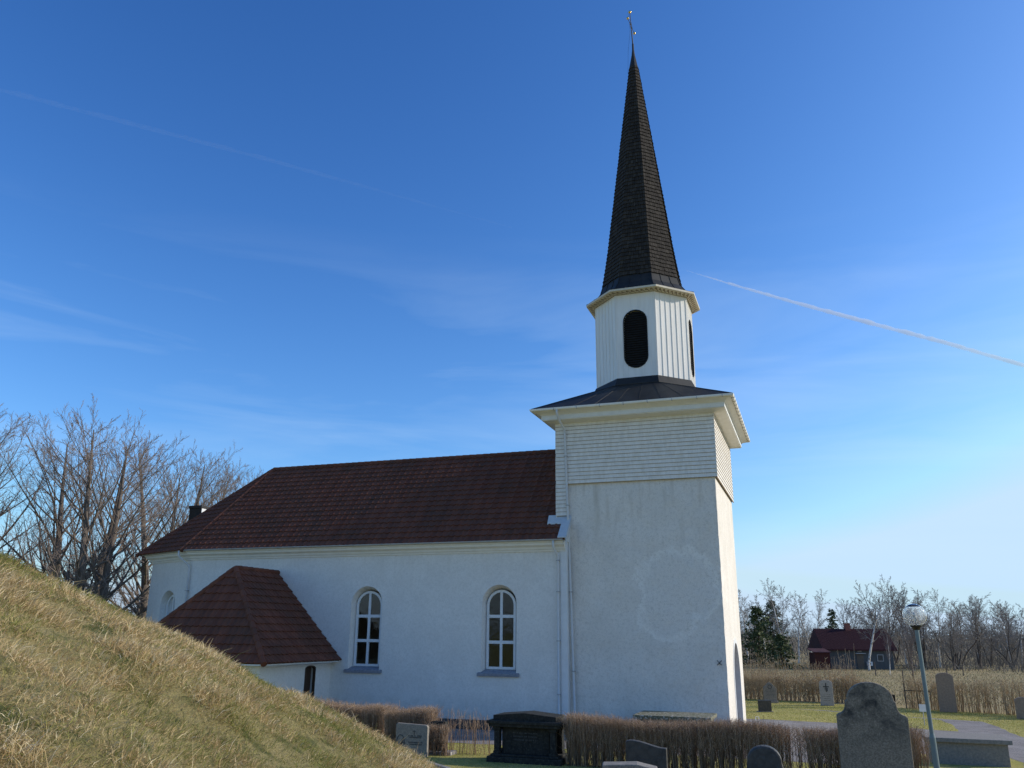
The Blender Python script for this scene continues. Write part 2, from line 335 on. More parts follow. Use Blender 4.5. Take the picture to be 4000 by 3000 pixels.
# ------------------------------------------------------------------ mesh helpers
class MB:
    def __init__(s): s.v = []; s.f = []; s.t = []
    def add(s, vs, fs, tint=.5):
        n = len(s.v); s.v.extend(tuple(p) for p in vs); s.f.extend([tuple(i + n for i in f) for f in fs]); s.t.extend([tint] * len(vs))
    def box(s, x0, x1, y0, y1, z0, z1, tint=.5):
        s.add([(x0, y0, z0), (x1, y0, z0), (x1, y1, z0), (x0, y1, z0), (x0, y0, z1), (x1, y0, z1), (x1, y1, z1), (x0, y1, z1)],
              [(3, 2, 1, 0), (4, 5, 6, 7), (0, 1, 5, 4), (1, 2, 6, 5), (2, 3, 7, 6), (3, 0, 4, 7)], tint)
    def hexa(s, p, tint=.5):      # 4 bottom points, 4 top points
        s.add(p, [(3, 2, 1, 0), (4, 5, 6, 7), (0, 1, 5, 4), (1, 2, 6, 5), (2, 3, 7, 6), (3, 0, 4, 7)], tint)
    def tube(s, pts, rad, n=8, cap=True, tint=.5):
        pts = [Vector(p) for p in pts]; k = len(pts)
        if not hasattr(rad, '__len__'): rad = [rad] * k
        vs = []; ref = None
        for i in range(k):
            d = (pts[min(i + 1, k - 1)] - pts[max(i - 1, 0)])
            if d.length < 1e-9: d = Vector((0, 0, 1))
            d.normalize()
            if ref is None: ref = d.orthogonal().normalized()
            a = (ref - d * ref.dot(d))
            a = a.normalized() if a.length > 1e-6 else d.orthogonal().normalized()
            ref = a; b = d.cross(a)
            for j in range(n):
                t = 2 * PI * j / n
                vs.append(pts[i] + (a * math.cos(t) + b * math.sin(t)) * rad[i])
        fs = [(i * n + j, i * n + (j + 1) % n, (i + 1) * n + (j + 1) % n, (i + 1) * n + j) for i in range(k - 1) for j in range(n)]
        if cap: fs += [tuple(range(n - 1, -1, -1)), tuple((k - 1) * n + j for j in range(n))]
        s.add(vs, fs, tint)
    def lathe(s, prof, c=(0, 0, 0), n=24):
        vs = [(c[0] + r * math.cos(2 * PI * j / n), c[1] + r * math.sin(2 * PI * j / n), c[2] + z) for r, z in prof for j in range(n)]
        k = len(prof)
        fs = [(i * n + j, i * n + (j + 1) % n, (i + 1) * n + (j + 1) % n, (i + 1) * n + j) for i in range(k - 1) for j in range(n)]
        fs += [tuple(range(n - 1, -1, -1)), tuple((k - 1) * n + j for j in range(n))]
        s.add(vs, fs)
    def loft(s, loops, closed_loop=True, cap=False):
        n = len(loops[0]); vs = [p for l in loops for p in l]
        m = n if closed_loop else n - 1
        fs = [(i * n + j, i * n + (j + 1) % n, (i + 1) * n + (j + 1) % n, (i + 1) * n + j) for i in range(len(loops) - 1) for j in range(m)]
        if cap: fs += [tuple(range(n - 1, -1, -1)), tuple((len(loops) - 1) * n + j for j in range(n))]
        s.add(vs, fs)
    def build(s, name, mat, parent=None, smooth=False, fix=True, loc=None, bevel=0.0):
        me = bpy.data.meshes.new(name); me.from_pydata(s.v, [], s.f)
        if any(t != .5 for t in s.t):
            a = me.attributes.new('tint', 'FLOAT', 'POINT'); a.data.foreach_set('value', np.array(s.t, np.float32))
        if fix:
            bm = bmesh.new(); bm.from_mesh(me); bmesh.ops.recalc_face_normals(bm, faces=bm.faces); bm.to_mesh(me); bm.free()
        if smooth: me.polygons.foreach_set('use_smooth', [True] * len(me.polygons))
        me.materials.append(mat); me.update()
        o = bpy.data.objects.new(name, me); COL.objects.link(o)
        if parent: o.parent = parent
        if loc: o.location = loc
        if bevel > 0:
            b = o.modifiers.new('edge', 'BEVEL'); b.width = bevel; b.segments = 2; b.limit_method = 'ANGLE'; b.angle_limit = R(40)
        return o

def raw_object(name, V, F, tint, mat, parent=None):
    """fast path: V (n,3), F (m,k) with a fixed k"""
    me = bpy.data.meshes.new(name)
    n, (m, k) = len(V), F.shape
    me.vertices.add(n); me.vertices.foreach_set('co', np.ascontiguousarray(V, np.float32).ravel())
    me.loops.add(m * k); me.loops.foreach_set('vertex_index', np.ascontiguousarray(F, np.int32).ravel())
    me.polygons.add(m); me.polygons.foreach_set('loop_start', np.arange(0, m * k, k, dtype=np.int32))
    try: me.polygons.foreach_set('loop_total', np.full(m, k, np.int32))
    except Exception: pass
    a = me.attributes.new('tint', 'FLOAT', 'POINT'); a.data.foreach_set('value', np.ascontiguousarray(tint, np.float32))
    me.update(calc_edges=True); me.validate()
    me.materials.append(mat)
    o = bpy.data.objects.new(name, me); COL.objects.link(o)
    if parent: o.parent = parent
    return o

def empty(name, loc=(0, 0, 0), rz=0.0):
    o = bpy.data.objects.new(name, None); COL.objects.link(o); o.location = loc; o.rotation_euler = (0, 0, rz); o.empty_display_size = .3
    return o

def tag(o, label=None, cat=None, group=None, kind=None):
    if label: o['label'] = label
    if cat: o['category'] = cat
    if group: o['group'] = group
    if kind: o['kind'] = kind
    return o

def dup(root, loc=None, rz=None, scale=None):
    r = root.copy(); COL.objects.link(r)
    if loc: r.location = loc
    if rz is not None: r.rotation_euler = (0, 0, rz)
    if scale: r.scale = scale
    for ch in list(root.children):
        c = ch.copy(); COL.objects.link(c); c.parent = r
        for g in list(ch.children):
            d = g.copy(); COL.objects.link(d); d.parent = c
    return r

def plate(mb, outer, holes, fmap, t, back_holes=None):
    """flat wall with holes: 2D loops in wall coordinates; fmap(a, b, depth) -> 3D; back_holes lets the reveals splay"""
    back_holes = back_holes or holes
    for side, hs in ((0, holes), (1, back_holes)):
        bm = bmesh.new(); es = []
        for lp in [outer] + list(hs):
            vs = [bm.verts.new((a, b, 0)) for a, b in lp]
            es += [bm.edges.new((vs[i], vs[(i + 1) % len(vs)])) for i in range(len(vs))]
        bmesh.ops.triangle_fill(bm, use_beauty=True, use_dissolve=False, edges=es)
        bm.verts.index_update()
        mb.add([fmap(v.co.x, v.co.y, t * side) for v in bm.verts], [tuple(v.index for v in f.verts) for f in bm.faces])
        bm.free()
    for l0, l1 in [(outer, outer)] + list(zip(holes, back_holes)):
        n = len(l0)
        mb.add([fmap(a, b, 0) for a, b in l0] + [fmap(a, b, t) for a, b in l1], [(i, (i + 1) % n, n + (i + 1) % n, n + i) for i in range(n)])

def arch(c, half, z0, top, n=16, flat=1.0):
    """arched opening outline; spring height = top - half*flat"""
    sp = top - half * flat
    return [(c - half, z0), (c + half, z0)] + [(c + half * math.cos(PI * i / n), sp + half * flat * math.sin(PI * i / n)) for i in range(n + 1)]

def ring(mb, outer, inner, fmap, d0, d1):
    n = len(outer)
    loops = [[fmap(a, b, d0) for a, b in outer], [fmap(a, b, d0) for a, b in inner], [fmap(a, b, d1) for a, b in inner], [fmap(a, b, d1) for a, b in outer]]
    loops.append(loops[0])
    mb.loft(loops)

def sweep(mb, path, prof, closed=False):
    """profile (offset, z) swept along a 2D path; offset to the right-hand side of travel, mitred"""
    k = len(path); loops = []
    def nrm(a, b):
        d = Vector((b[0] - a[0], b[1] - a[1])).normalized(); return Vector((d.y, -d.x))
    for i in range(k):
        if closed or 0 < i < k - 1:
            n0 = nrm(path[i - 1], path[i]); n1 = nrm(path[i], path[(i + 1) % k])
            m = (n0 + n1).normalized(); m = m / max(m.dot(n0), .2)
        else: m = nrm(path[0], path[1]) if i == 0 else nrm(path[-2], path[-1])
        loops.append([(path[i][0] + m.x * o, path[i][1] + m.y * o, z) for o, z in prof])
    if closed: loops.append(loops[0])
    mb.loft(loops, closed_loop=True, cap=not closed)

def fnoise(x, y, s, seed=0):
    """smooth vectorised value noise in 0..1"""
    x = np.asarray(x) * s + seed * 17.3; y = np.asarray(y) * s + seed * 5.1
    xi = np.floor(x).astype(np.int64); yi = np.floor(y).astype(np.int64); fx = x - xi; fy = y - yi
    fx = fx * fx * (3 - 2 * fx); fy = fy * fy * (3 - 2 * fy)
    def h(a, b):
        v = np.sin(a * 127.1 + b * 311.7 + seed * 74.7) * 43758.5453; return v - np.floor(v)
    return (h(xi, yi) * (1 - fx) + h(xi + 1, yi) * fx) * (1 - fy) + (h(xi, yi + 1) * (1 - fx) + h(xi + 1, yi + 1) * fx) * fy

# ------------------------------------------------------------------ terrain
MC, MR, MH, MQ = (-8.88, 4.45), 15.18, 5.59, .70
def mound_z(x, y):
    r = np.hypot(x - MC[0], y - MC[1]) / MR
    m = np.where(r < 1, MH * (.5 + .5 * np.cos(np.pi * np.clip(r, 0, 1))) ** MQ, 0) - .04
    d = np.hypot(x, y); q = np.clip((d - 13.2) / 7.0, 0, 1); q = q * q * (3 - 2 * q)
    bank = 1.65 * (1 - q)
    z = np.maximum(m, bank)
    z = z + .15 * (fnoise(x, y, .9, 3) - .5) * np.clip(z, 0, 1) + .10 * (fnoise(x, y, 2.7, 4) - .5) * np.clip(z, 0, 1)
    return z

def gz(x, y): return float(max(0.0, mound_z(np.array(float(x)), np.array(float(y)))) if (math.hypot(x - MC[0], y - MC[1]) < MR or math.hypot(x, y) < 20.2) else 0.0)

g = MB()
xs = sorted(set(list(np.arange(-80, 121, 8)) + [-1800, -900, -400, -200, 200, 400, 900, 1800]))
ys = sorted(set(list(np.arange(-60, 141, 8)) + [-1800, -800, -300, -150, 200, 300, 500, 900, 1800]))
g.add([(x, y, 0) for y in ys for x in xs], [(j * len(xs) + i, j * len(xs) + i + 1, (j + 1) * len(xs) + i + 1, (j + 1) * len(xs) + i) for j in range(len(ys) - 1) for i in range(len(xs) - 1)])
tag(g.build('ground', M['ground'], fix=False), kind='structure')

st = .22
gx = np.arange(-24.6, 20.4, st); gy = np.arange(-20.4, 20.6, st)
X, Y = np.meshgrid(gx, gy); Z = mound_z(X, Y)
inside = (np.hypot(X - MC[0], Y - MC[1]) < MR + .2) | (np.hypot(X, Y) < 20.3)
Z = np.where(inside, np.where(Z < .05, Z - .06, Z), -.2)
nx, ny = len(gx), len(gy)
Vm = np.stack([X, Y, Z], -1).reshape(-1, 3)
I = np.arange(nx * ny).reshape(ny, nx)
Fm = np.stack([I[:-1, :-1], I[:-1, 1:], I[1:, 1:], I[1:, :-1]], -1).reshape(-1, 4)
Fm = Fm[(Vm[Fm][:, :, 2] > -.15).any(1)]
mo = raw_object('burial_mound', Vm, Fm, np.full(len(Vm), .5), M['mound_soil'])
mo.data.polygons.foreach_set('use_smooth', [True] * len(mo.data.polygons))
tag(mo, kind='structure')

# ------------------------------------------------------------------ church frame: local x = -u (u runs along the nave), y = v, z
OX, OY = 8.5598, 34.5794
ROT = -R(19.589)
def Wd(u, v, z=0.0):
    return (OX - .94212 * u + .33527 * v, OY + .33527 * u + .94212 * v, z)
def L(u, v, z): return (-u, v, z)

# gravel: one sheet beside the church and round the tower, lawn island in it
def sheet(name, pts, z, mat):
    bm = bmesh.new(); f = bm.faces.new([bm.verts.new((p[0], p[1], z)) for p in pts])
    bm.normal_update()
    if f.normal.z < 0: f.normal_flip()
    bmesh.ops.triangulate(bm, faces=[f], ngon_method='EAR_CLIP')
    me = bpy.data.meshes.new(name); bm.to_mesh(me); bm.free(); me.materials.append(mat)
    o = bpy.data.objects.new(name, me); COL.objects.link(o); return tag(o, kind='structure')
def wob(pts, amp=.10, step=.6):
    out = []
    for i in range(len(pts)):
        a, b = Vector(pts[i]), Vector(pts[(i + 1) % len(pts)]); n = max(1, int((b - a).length / step))
        for k in range(n):
            p = a.lerp(b, k / n); out.append((p.x + random.uniform(-amp, amp), p.y + random.uniform(-amp, amp)))
    return out
grav = [Wd(34, -4.8), Wd(20, -4.9), Wd(8, -4.8), Wd(0, -4.9), Wd(-4, -4.9), Wd(-5.2, -3.0), Wd(-6, -1.2), Wd(-9.3, -1.0), Wd(-9.6, -6), Wd(-10, -13), Wd(-13, -14),
        Wd(-13.2, 0), (20.9, 36.4), (22.46, 41.66), (22.75, 42.85), (19.76, 45.53), (17.42, 48.22), (13.05, 51.44), Wd(6, 20), Wd(6, 9.4), Wd(6, -.1), Wd(34, -.1)]
isl = [Wd(1.8, 18.2), (14.87, 50.23), (17.25, 47.75), (19.84, 45.13), (21.1, 43.69), (20.4, 41.2), (19.32, 38.48), (17.46, 39.84), (15.02, 41.73), (12.49, 43.07), (11.01, 43.57), Wd(1.8, 9.5)]
sheet('gravel_path', wob([p[:2] for p in grav]), .005, M['gravel'])
sheet('lawn', wob([p[:2] for p in isl], .07), .010, M['ground'])

church = tag(empty('church', (OX, OY, 0), ROT), 'white rendered country church with dark shingled spire and red tiled nave roof', 'church')

# ------------------------------------------------------------------ nave
NV, NU0, NU1 = -.37, 6.41, 26.06          # front wall plane, right end, left end
ND = 7.57                                  # far wall plane
C1, C2, C3, C4 = (NU1, NV), (30.0, 1.25), (30.0, 5.95), (NU1, ND)
WT = .55
def wfront(a, b, d): return L(a, NV + d, b)
def wback(a, b, d): return L(a, ND - d, b)
def wob1(a, b, d):   # oblique apse wall, a = distance along
    du, dv = C2[0] - C1[0], C2[1] - C1[1]; ln = math.hypot(du, dv); eu, ev = du / ln, dv / ln
    return L(C1[0] + eu * a - ev * d, C1[1] + ev * a + eu * d, b)
def wob2(a, b, d):
    du, dv = C3[0] - C4[0], C3[1] - C4[1]; ln = math.hypot(du, dv); eu, ev = du / ln, dv / ln
    return L(C4[0] + eu * a + ev * d, C4[1] + ev * a - eu * d, b)
OB = math.hypot(C2[0] - C1[0], C2[1] - C1[1])
WZ = 7.72
mb = MB()
win_u = (9.46, 15.95)
plate(mb, [(NU0, -.1), (NU1, -.1), (NU1, WZ), (NU0, WZ)], [arch(u, .80, 2.26, 5.92) for u in win_u], wfront, WT,
      [arch(u, .66, 2.36, 5.74) for u in win_u])
back_u = (9.46, 15.95, 22.4)
plate(mb, [(NU0, -.1), (NU1, -.1), (NU1, WZ), (NU0, WZ)], [arch(u, .80, 2.26, 5.92) for u in back_u], wback, WT, [arch(u, .66, 2.36, 5.74) for u in back_u])
plate(mb, [(0, -.1), (OB, -.1), (OB, WZ), (0, WZ)], [arch(2.05, .78, 2.3, 5.86)], wob1, WT, [arch(2.05, .64, 2.4, 5.70)])
plate(mb, [(0, -.1), (OB, -.1), (OB, WZ), (0, WZ)], [arch(2.05, .78, 2.3, 5.86)], wob2, WT, [arch(2.05, .64, 2.4, 5.70)])
mb.box(-C2[0], -C2[0] + WT, C2[1], C3[1], -.1, WZ)
mb.box(-NU0 - WT, -NU0, NV + WT + .01, ND - WT - .01, -.1, WZ)
nave = mb.build('nave_wall', M['render'], church)
mb = MB(); mb.add([L(NU0 + .3, NV + .3, .35), L(NU1, NV + .3, .35), L(29.7, 1.4, .35), L(29.7, 5.8, .35), L(NU1, ND - .3, .35), L(NU0 + .3, ND - .3, .35)], [(0, 1, 2, 3, 4, 5)])
mb.build('floor', M['inside'], church, fix=False)
mb = MB(); mb.add([L(NU0 + .3, NV + .3, 7.3), L(NU1, NV + .3, 7.3), L(29.7, 1.4, 7.3), L(29.7, 5.8, 7.3), L(NU1, ND - .3, 7.3), L(NU0 + .3, ND - .3, 7.3)], [(0, 1, 2, 3, 4, 5)])
mb.build('ceiling', M['inside'], church, fix=False)
mb = MB(); sweep(mb, [L(C2[0], C2[1], 0)[:2], L(C1[0], C1[1], 0)[:2], L(NU0, NV, 0)[:2]], [(-.02, -.1), (.06, -.1), (.06, .34), (.02, .38), (-.02, .38)])
mb.build('plinth', M['plinth'], church)

def window(a, fmap, lo, hi, half=.645, glass='glass'):
    """arched six-pane window set at depth .30"""
    fr = MB(); d0, d1 = .28, .38
    out, inn = arch(a, half + .03, lo - .02, hi + .03), arch(a, half - .075, lo + .085, hi - .075)
    ring(fr, out, inn, fmap, d0, d1)
    z1, z2 = lo + .335 * (hi - lo), lo + .665 * (hi - lo)
    def bar(a0, a1, b0, b1, e):
        p = [fmap(x, y, d) for d in (d0 + e, d1 - e) for x, y in ((a0, b0), (a1, b0), (a1, b1), (a0, b1))]
        fr.hexa(p)
    bar(a - .055, a + .055, lo + .06, hi - .06, .006)
    for z in (z1, z2):
        bar(a - half + .06, a - .05, z - .065, z + .065, .003); bar(a + .05, a + half - .06, z - .065, z + .065, .003)
    w = fr.build('window', M['white_paint'], church)
    gl = MB(); lp = arch(a, half - .06, lo + .07, hi - .06)
    gl.add([fmap(x, y, .335) for x, y in lp], [tuple(range(len(lp)))])
    gl.build('pane', M[glass], w, fix=False)
    sl = MB(); p = [fmap(x, y, d) for (d, y) in ((-.10, lo - .30), (.27, lo - .22)) for x in (a - .95, a + .95)]
    q = [fmap(x, y, d) for (d, y) in ((-.10, lo - .18), (.27, lo - .03)) for x in (a - .95, a + .95)]
    sl.hexa([p[0], p[1], p[3], p[2], q[0], q[1], q[3], q[2]])
    sl.build('sill', M['sill'], w, bevel=.012)
    return w
for u in win_u: window(u, wfront, 2.42, 5.69)
for u in back_u: window(u, wback, 2.42, 5.69, .645, 'leaded')
window(2.05, wob1, 2.45, 5.64, .62); window(2.05, wob2, 2.45, 5.64, .62, 'leaded')

# pews and pulpit shapes inside are left dark; eaves cornice of the nave
path = [L(C3[0], C3[1], 0)[:2], L(C2[0], C2[1], 0)[:2], L(C1[0], C1[1], 0)[:2], L(NU0 + .02, NV, 0)[:2]]
mb = MB(); sweep(mb, path, [(-.05, 7.30), (.05, 7.30), (.07, 7.36), (.12, 7.40), (.16, 7.48), (.30, 7.56), (.33, 7.64), (.38, 7.66), (.38, 7.73), (-.05, 7.73)])
mb.build('eaves_cornice', M['cream_paint'], church)
mb = MB(); gp = [(.39 + .07 + .07 * math.cos(t), 7.78 + .07 * math.sin(t)) for t in np.linspace(PI, 2 * PI, 7)] + [(.52, 7.785), (.46, 7.74), (.40, 7.785)]
sweep(mb, path, gp)
mb.build('gutter', M['zinc'], church)
pier = MB()
pier.box(-NU0 - .26, -NU0 + .03, NV - .03, NV + .36, -.1, 7.86)
pier.build('corner_board', M['white_paint'], church, bevel=.01)

# ------------------------------------------------------------------ tiled roofs
def tile_slope(mb, p0, along, up, nor, length, height, tw=.31, cl=.375, amp=.034, step=.058, planes=()):
    """pantile surface: waves across, a stepped lip per course; trimmed by planes (point, outward normal)"""
    nxs = int(length / tw * 6) + 1; nc = int(math.ceil(height / cl))
    bm = bmesh.new(); lay = bm.verts.layers.float.new('tint')
    for c in range(nc):
        rows = []
        for (s, lift) in ((0.0, -.012), (0.0, step), (1.0, .004)):
            row = []
            for i in range(nxs):
                a = length * i / (nxs - 1); ph = (a / tw) % 1.0; k = int(a / tw)
                w = amp * (math.cos(2 * PI * ph) * .75 + .25 * math.cos(4 * PI * ph + .6))
                jit = ((k * 7919 + c * 104729) % 97) / 97 - .5
                if lift < 0: w *= .2
                p = p0 + along * a + up * min(height, (c + s) * cl - .012 * jit * (s == 0)) + nor * (w + lift + .006 * jit)
                v = bm.verts.new(p); v[lay] = ((k * 3571 + c * 911) % 101) / 101; row.append(v)
            rows.append(row)
        for r0, r1 in ((rows[0], rows[1]), (rows[1], rows[2])):
            for i in range(nxs - 1): bm.faces.new((r0[i], r0[i + 1], r1[i + 1], r1[i]))
    for (pt, no) in planes:
        bmesh.ops.bisect_plane(bm, geom=bm.verts[:] + bm.edges[:] + bm.faces[:], plane_co=pt, plane_no=no, clear_outer=True, dist=1e-5)
    bm.verts.index_update(); n = len(mb.v)
    mb.v.extend(tuple(v.co) for v in bm.verts); mb.t.extend(v[lay] for v in bm.verts)
    mb.f.extend(tuple(v.index + n for v in f.verts) for f in bm.faces)
    bm.free()

def roof_facet(mb, A, B, T, planes, **kw):
    """facet with eave A->B (seen from outside left to right) and a point T on its top; grid covers the facet, planes trim it"""
    A, B, T = Vector(A), Vector(B), Vector(T)
    al = (B - A).normalized(); up = (T - A) - al * (T - A).dot(al); h = up.length; up.normalize(); no = al.cross(up).normalized()
    if no.z < 0: no = -no
    tile_slope(mb, A - al * 0, al, up, no, (B - A).length, h, planes=planes, **kw)

def vplane(P, Q, inside):
    """vertical plane through P and Q, outward normal away from the inside point"""
    P, Q = Vector(P), Vector(Q); d = Q - P; n = Vector((d.y, -d.x, 0)).normalized()
    if (Vector(inside) - P).dot(n) > 0: n = -n
    return (P, n)

ZE, ZR, VR, UE = 7.76, 12.62, 3.6, 24.5
E1, E2, E3, E4 = (26.42, -.86), (30.95, 1.0), (30.95, 6.2), (26.42, 8.06)
URT = 6.34
AP = L(UE, VR, ZR)
mb = MB()
cen = L(15, 0, 9)
roof_facet(mb, L(E1[0] + .3, -.86, ZE), L(URT, -.86, ZE), L(URT, VR, ZR), [vplane(L(*E1, ZE), AP, cen)])
roof_facet(mb, L(URT, 8.06, ZE), L(E1[0] + .3, 8.06, ZE), L(URT, VR, ZR), [vplane(L(*E4, ZE), AP, L(15, 7, 9))])
c_ob = L(27.5, 1.0, 8)
roof_facet(mb, L(*E2, ZE), L(*E1, ZE), AP, [vplane(L(*E1, ZE), AP, c_ob), vplane(L(*E2, ZE), AP, c_ob)])
roof_facet(mb, L(*E3, ZE), L(*E2, ZE), AP, [vplane(L(*E2, ZE), AP, L(30, 3.6, 8)), vplane(L(*E3, ZE), AP, L(30, 3.6, 8))])
c_ob2 = L(27.5, 6.2, 8)
roof_facet(mb, L(*E4, ZE), L(*E3, ZE), AP, [vplane(L(*E4, ZE), AP, c_ob2), vplane(L(*E3, ZE), AP, c_ob2)])
roof = mb.build('roof', M['tile'], church, fix=False)

def ridge_tiles(parent, segs, r=.10, pitch=.38):
    mb = MB()
    for P, Q in segs:
        P, Q = Vector(P), Vector(Q); n = max(1, int((Q - P).length / pitch))
        for i in range(n):
            a, b = P.lerp(Q, i / n), P.lerp(Q, (i + 1.12) / n if i < n - 1 else 1.0)
            mb.tube([a, b], [r * 1.12, r * .93], 10, True, random.random())
    return mb.build('ridge_tiles', M['tile'], parent)
zo = Vector((0, 0, -.02))
ridge_tiles(roof, [(Vector(AP) + zo, Vector(L(6.9, VR, ZR)) + zo)] + [(Vector(L(*e, ZE)) + zo, Vector(AP) + zo) for e in (E1, E2, E3, E4)])

# verge flashing on the short gable edge in front of the tower
mb = MB()
sl = (ZR - ZE) / (VR + .86)
pv = [(-.93, ZE - .02), (.02, ZE + .88 * sl + .04)]
for (u0, u1, dz0, dz1) in ((URT - .06, URT + .30, .07, .115),):
    a, b = pv
    mb.hexa([L(u0, a[0], a[1] + dz0), L(u1, a[0], a[1] + dz0), L(u1, b[0], b[1] + dz0), L(u0, b[0], b[1] + dz0),
             L(u0, a[0], a[1] + dz1), L(u1, a[0], a[1] + dz1), L(u1, b[0], b[1] + dz1), L(u0, b[0], b[1] + dz1)])
mb.hexa([L(URT - .09, a[0] + .05, a[1] - .22), L(URT - .05, a[0] + .05, a[1] - .22), L(URT - .05, b[0], b[1] - .22), L(URT - .09, b[0], b[1] - .22),
         L(URT - .09, a[0], a[1] + .10), L(URT - .05, a[0], a[1] + .10), L(URT - .05, b[0], b[1] + .10), L(URT - .09, b[0], b[1] + .10)])
zf = ZE + .86 * sl
mb.hexa([L(6.30, -.24, zf - .22), L(7.30, -.24, zf - .22), L(7.30, -.0, zf + .02), L(6.30, -.0, zf + .02),
         L(6.30, -.24, zf - .16), L(7.30, -.24, zf - .16), L(7.30, -.0, zf + .22), L(6.30, -.0, zf + .22)])
mb.build('verge_flashing', M['flashing'], church, bevel=.008)
# gable infill above the corner board
mb = MB(); mb.hexa([L(URT, -.4, 7.70), L(6.60, -.4, 7.70), L(6.60, .3, 7.70), L(URT, .3, 7.70), L(URT, -.4, ZE + .42 * sl), L(6.60, -.4, ZE + .42 * sl), L(6.60, .3, ZE + 1.1 * sl), L(URT, .3, ZE + 1.1 * sl)])
mb.build('gable', M['white_paint'], church)

# chimney behind the hip
mb = MB(); mb.box(-30.22, -29.40, 3.85, 4.85, 8.3, 10.65)
ch = mb.build('chimney', M['black_metal'], church)
mb = MB(); mb.box(-30.27, -29.35, 3.80, 4.90, 10.65, 10.82); mb.build('chimney_cap', M['black_metal'], ch, bevel=.02)
mb = MB(); mb.box(-29.398, -29.37, 3.87, 4.83, 8.3, 10.64); mb.build('side_panel', M['white_paint'], ch)

def downpipe(pts, r=.05, clips=()):
    mb = MB(); mb.tube(pts, r, 10)
    d = mb.build('downpipe', M['pipe'], church, smooth=True)
    for p in clips:
        mb = MB(); mb.box(p[0] - r - .015, p[0] + r + .015, p[1] - r - .015, p[1] + .12, p[2] - .02, p[2] + .02); mb.build('bracket', M['zinc'], d)
    return d
x, y, _ = L(6.86, NV - .11, 0)
downpipe([(x, NV - .46, 7.72), (x, NV - .45, 7.50), (x + .02, NV - .38, 7.36), (x + .09, NV - .16, 7.12), (x + .10, NV - .11, 6.98), (x + .10, NV - .11, .12), (x + .10, NV - .25, .05)], .05,
         [(x + .10, NV - .11, z) for z in (1.5, 3.6, 5.6, 6.9)])
x = -26.3
downpipe([(x - .25, NV - .46, 7.74), (x - .25, NV - .45, 7.50), (x - .2, NV - .38, 7.40), (x + .16, NV - .14, 7.05), (x + .2, NV - .10, 6.9), (x + .2, NV - .10, .1)], .055,
         [(x + .2, NV - .10, z) for z in (1.5, 3.6, 5.8)])

# ------------------------------------------------------------------ sacristy
SU0, SU1, SV = 17.62, 24.2, -5.75
mb = MB()
def wside(a, b, d): return L(SU0 + d, a, b)
plate(mb, [(SV, -.1), (NV - .003, -.1), (NV - .003, 2.62), (SV, 2.62)], [arch(-2.05, .42, .12, 2.46, 12, .3)], wside, .4)
mb.box(-SU1, -SU0 - .402, SV, SV + .4, -.1, 2.62)
mb.box(-SU1, -SU1 + .4, SV + .402, NV - .003, -.1, 2.62)
mb.build('sacristy_wall', M['render'], church)
mb = MB(); lp = arch(-2.05, .43, .12, 2.47, 12, .3); n = len(lp)
mb.add([wside(a, b, .22) for a, b in lp] + [wside(a, b, .28) for a, b in lp], [tuple(range(n)), tuple(range(2 * n - 1, n - 1, -1))])
dr = mb.build('door', M['door'], church)
mb = MB(); ring(mb, arch(-2.05, .425, .10, 2.465, 12, .3), arch(-2.05, .37, .12, 2.41, 12, .3), wside, -.012, .10); mb.build('door_frame', M['door'], dr)
mb = MB(); mb.tube([wside(-2.30, 1.15, .2), wside(-2.30, 1.15, .14), wside(-2.18, 1.15, .13)], .014, 8); mb.build('handle', M['iron'], dr)
AU, AZ, AVF, AE = 20.9, 6.62, -3.6, 2.66
e0, e1, ef = 17.08, 24.72, -6.25
sap = L(AU, AVF, AZ)
mb = MB()
ci = L(19, -2, 4)
roof_facet(mb, L(e0, ef, AE), L(e0, NV, AE), L(AU, NV, AZ), [vplane(L(e0, ef, AE), sap, L(18, -1, 3))], tw=.30, cl=.42)
roof_facet(mb, L(e1, NV, AE), L(e1, ef, AE), L(AU, NV, AZ), [vplane(L(e1, ef, AE), sap, L(23.5, -1, 3))], tw=.30, cl=.42)
roof_facet(mb, L(e1, ef, AE), L(e0, ef, AE), sap, [vplane(L(e0, ef, AE), sap, L(20.9, -6, 3)), vplane(L(e1, ef, AE), sap, L(20.9, -6, 3))], tw=.30, cl=.42)
sr = mb.build('sacristy_roof', M['tile'], church, fix=False)
ridge_tiles(sr, [(Vector(L(AU, NV, AZ)) + zo, Vector(sap) + zo), (Vector(L(e0, ef, AE)) + zo, Vector(sap) + zo), (Vector(L(e1, ef, AE)) + zo, Vector(sap) + zo)], .115, .40)
mb = MB(); sweep(mb, [L(SU1, NV - .01, 0)[:2], L(SU1, SV, 0)[:2], L(SU0, SV, 0)[:2], L(SU0, NV - .01, 0)[:2]], [(-.2, 2.52), (.04, 2.52), (.10, 2.56), (.46, 2.58), (.46, 2.63), (-.2, 2.63)])
mb.build('sacristy_eaves', M['white_paint'], church)
mb = MB(); mb.add([L(AU - .01, NV - .02, AZ - .1), L(e0 + .1, NV - .02, AE), L(e0 + .1, NV - .02, AE - .05), L(AU - .01, NV - .02, AZ + .02)], [(0, 1, 2, 3)])

